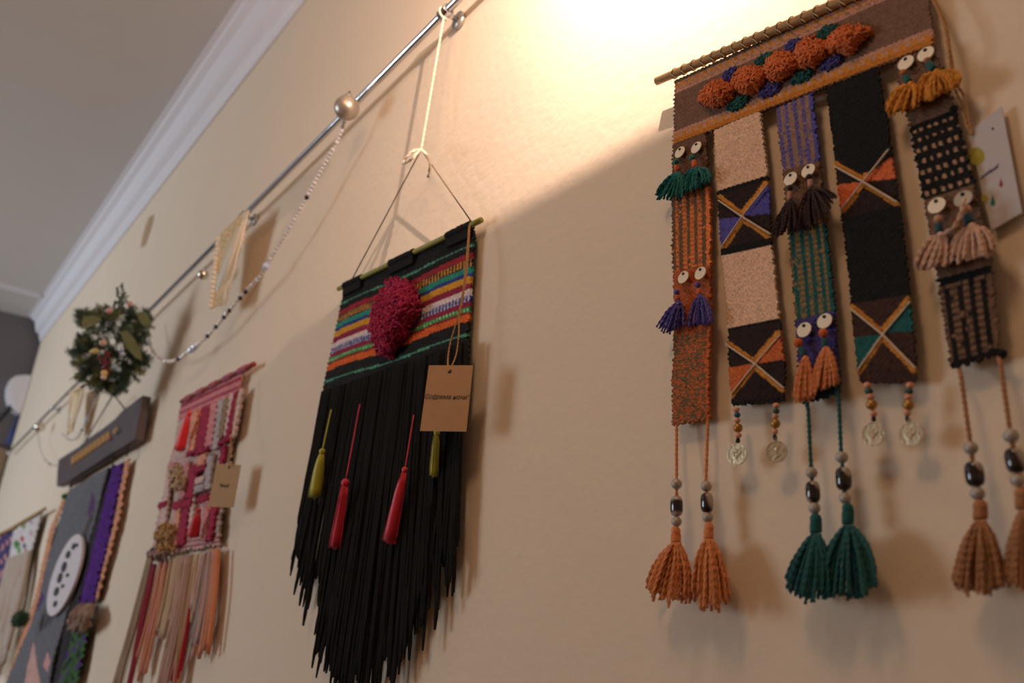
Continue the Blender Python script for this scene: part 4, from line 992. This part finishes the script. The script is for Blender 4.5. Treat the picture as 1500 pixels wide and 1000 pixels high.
for (x, y, w_, h_) in ((107, 800, 2.4, 5), (99, 812, 3, 6), (93, 830, 3.4, 8), (87, 846, 3.2, 8), (82, 866, 3.2, 7), (80, 884, 2.4, 5), (112, 798, 1.6, 3), (98, 842, 2, 3), (91, 858, 2, 3)):
    slab_px('stitched_mark', [(x + w_ * math.cos(a) + h_ * .25 * math.sin(a), y - h_ * math.sin(a)) for a in np.arange(10) * math.pi / 5], KO + .008, KO + .011, principled('dark_mark', (70, 60, 64), .9), oval)
def solid(c_): return lambda U, V, PX, PY, K, I, J: np.where((rng.random(U.shape) < .15)[..., None], np.array(c_) * .75, np.array(c_, float))
panel('textile_strip', [(95, 724, 101, 719), (72, 778, 79, 774), (50, 880, 57, 876), (8, 1000, 18, 1000)], KO - .012, solid((216, 150, 112)), plank, cell=.006, amp=.001, ragged=.006)
MB().ball(P(94.5, 727, KO), 4.5 * mpp(94, 727, KO), 10, 7, lump=.06).build('felt_knob', wool((70, 120, 60)), plank)
panel('textile_strip', [(161, 685, 168, 680), (132, 789, 142, 786), (98, 900, 112, 892), (72, 1004, 92, 1004)], KO - .012, solid((38, 34, 40)), plank, cell=.007, amp=.001, ragged=.003)
panel('textile_strip', [(167, 684, 181, 677), (146, 770, 165, 763), (117, 887, 137, 880)], KO - .006, solid((92, 36, 140)), plank, cell=.005, amp=.003, ragged=.006)
panel('textile_strip', [(181, 677, 189, 671), (166, 763, 174, 758), (137, 880, 143, 876)], KO - .010, solid((224, 158, 122)), plank, cell=.006, amp=.001, ragged=.006)
mb = MB()
for i in range(46):
    x, y = 116 + rng.random() * 22, 884 + rng.random() * 8
    o = KO + .01 * rng.random()
    mb.tube(smooth_path([P(x, y, o), P(x - 8 + rng.normal(0, 3), y + 14, o + .02), P(x - 12 + rng.normal(0, 5), y + 28 + rng.normal(0, 4), o)], 8), .006, 5)
mb.build('knotted_fringe', wool((168, 132, 112)), plank)
def cgp(U, V, PX, PY, K, I, J):
    n_ = np.sin(PX * .55 + 3 * np.sin(PY * .11)) + np.sin(PY * .23 + PX * .2)
    return pick(U.shape, (64, 106, 50), (n_ > .9, (92, 50, 130)), (n_ < -1.1, (40, 40, 50)))
panel('textile_strip', [(108, 918, 130, 912), (98, 960, 122, 955), (84, 1004, 112, 1004)], KO - .006, cgp, plank, cell=.005, amp=.002, ragged=.004)

# ================================================================== FAR HANGINGS
wh = thing('woven_wall_hanging', P(5, 1005, 0), 'white embroidered cloth wall hanging with pale fringe beyond the grey felt piece', 'wall hanging')
MB().tube([P(12, 776, .04), P(66, 745, .04)], .007, 8).build('rod', BAMBOO, wh)
def cw(U, V, PX, PY, K, I, J):
    c = pick(U.shape, (212, 204, 202))
    for x, y, r_, cc in ((25, 797, 6, (84, 128, 66)), (33, 789, 4, (190, 70, 90)), (36, 799, 3.4, (90, 70, 120)), (35, 770, 4, (150, 150, 90)), (46, 781, 3.5, (200, 150, 160)), (28, 806, 4, (110, 150, 80)), (46, 765, 3, (190, 150, 150)), (38, 806, 2.5, (180, 80, 90))):
        c[np.hypot((PX - x) * 1.3, PY - y) < r_] = cc
    return c
panel('embroidered_cloth', [(20, 772, 61, 748), (13, 822, 44, 812)], .03, cw, wh, cell=.007, amp=.001, thick=.005)
for i in range(34):
    u = (i + .5) / 34; a = np.array([13 + 31 * u, 818 - 10 * u]); e = np.array([-40 + 52 * u, 1010 - 60 * u * u + rng.normal(0, 8)])
    cc = [(206, 186, 168), (190, 170, 150), (212, 200, 190), (196, 160, 140)][i % 4]
    MB().tube(smooth_path([P(*a, .035), P(*(a * .5 + e * .5 + (rng.normal(2, 1), 0)), .04), P(*e, .035)], 10), .010, 5).build('fringe_strand', wool(cc), wh)
pu = thing('woven_wall_hanging', P(-20, 900, 0), 'purple flowered cloth wall hanging at the wall end past the white embroidered piece', 'wall hanging')
def cpu_(U, V, PX, PY, K, I, J):
    n_ = np.sin(PX * .8 + 2 * np.sin(PY * .21)) + np.sin(PY * .33 + PX * .3)
    return pick(U.shape, (70, 46, 92), (n_ > .8, (196, 140, 140)), (n_ < -1.0, (50, 64, 120)), ((PY > 868), (150, 40, 40)))
panel('flowered_cloth', [(-30, 796, 21, 773), (-44, 850, 10, 838), (-60, 905, -2, 900)], .03, cpu_, pu, cell=.008, amp=.001, thick=.006)
MB().tube([P(-32, 796, .04), P(22, 772, .04)], .008, 8).build('rod', BAMBOO, pu)
gc = P(30, 907, .09); gr_ = 12.5 * mpp(30, 907, .09)
gp = thing('green_pompom', gc - (0, 0, gr_), 'dark green leafy pompom between the grey felt piece and white fringe', 'pompom')
mb = MB()
for i in range(240):
    d = rng.standard_normal(3); d /= np.linalg.norm(d); w_ = np.cross(d, rng.standard_normal(3)); w_ /= np.linalg.norm(w_)
    c = gc + d * gr_ * .55; e = gc + d * gr_ * (.9 + .35 * rng.random()) + w_ * gr_ * .25
    mb.add([c - w_ * .004, c + w_ * .004, e, c + np.cross(d, w_) * .004], [(0, 1, 2), (1, 3, 2), (3, 0, 2)])
mb.ball(gc, gr_ * .8, 12, 8, lump=.08)
mb.build('tuft', wool((44, 84, 52)), gp, smooth=False)
MB().tube([gc, gc + (0, .0, gr_ * 2.2)], .003, 5).build('string', GREYSTRING, gp)

# ================================================================== SMALL THINGS ON THE WALL AND AT THE FAR END
tape = thing('tape_strip', P(207, 362, 0), 'small torn strip of brown tape stuck on the wall under the moulding', 'tape')
slab_px('strip', [(218, 318), (225, 314), (223, 328), (219, 340), (213, 358), (206, 363), (208, 350), (212, 334)], .0005, .002, principled('tan_tape', (182, 152, 118), .8, var=.15, vscale=40), tape)
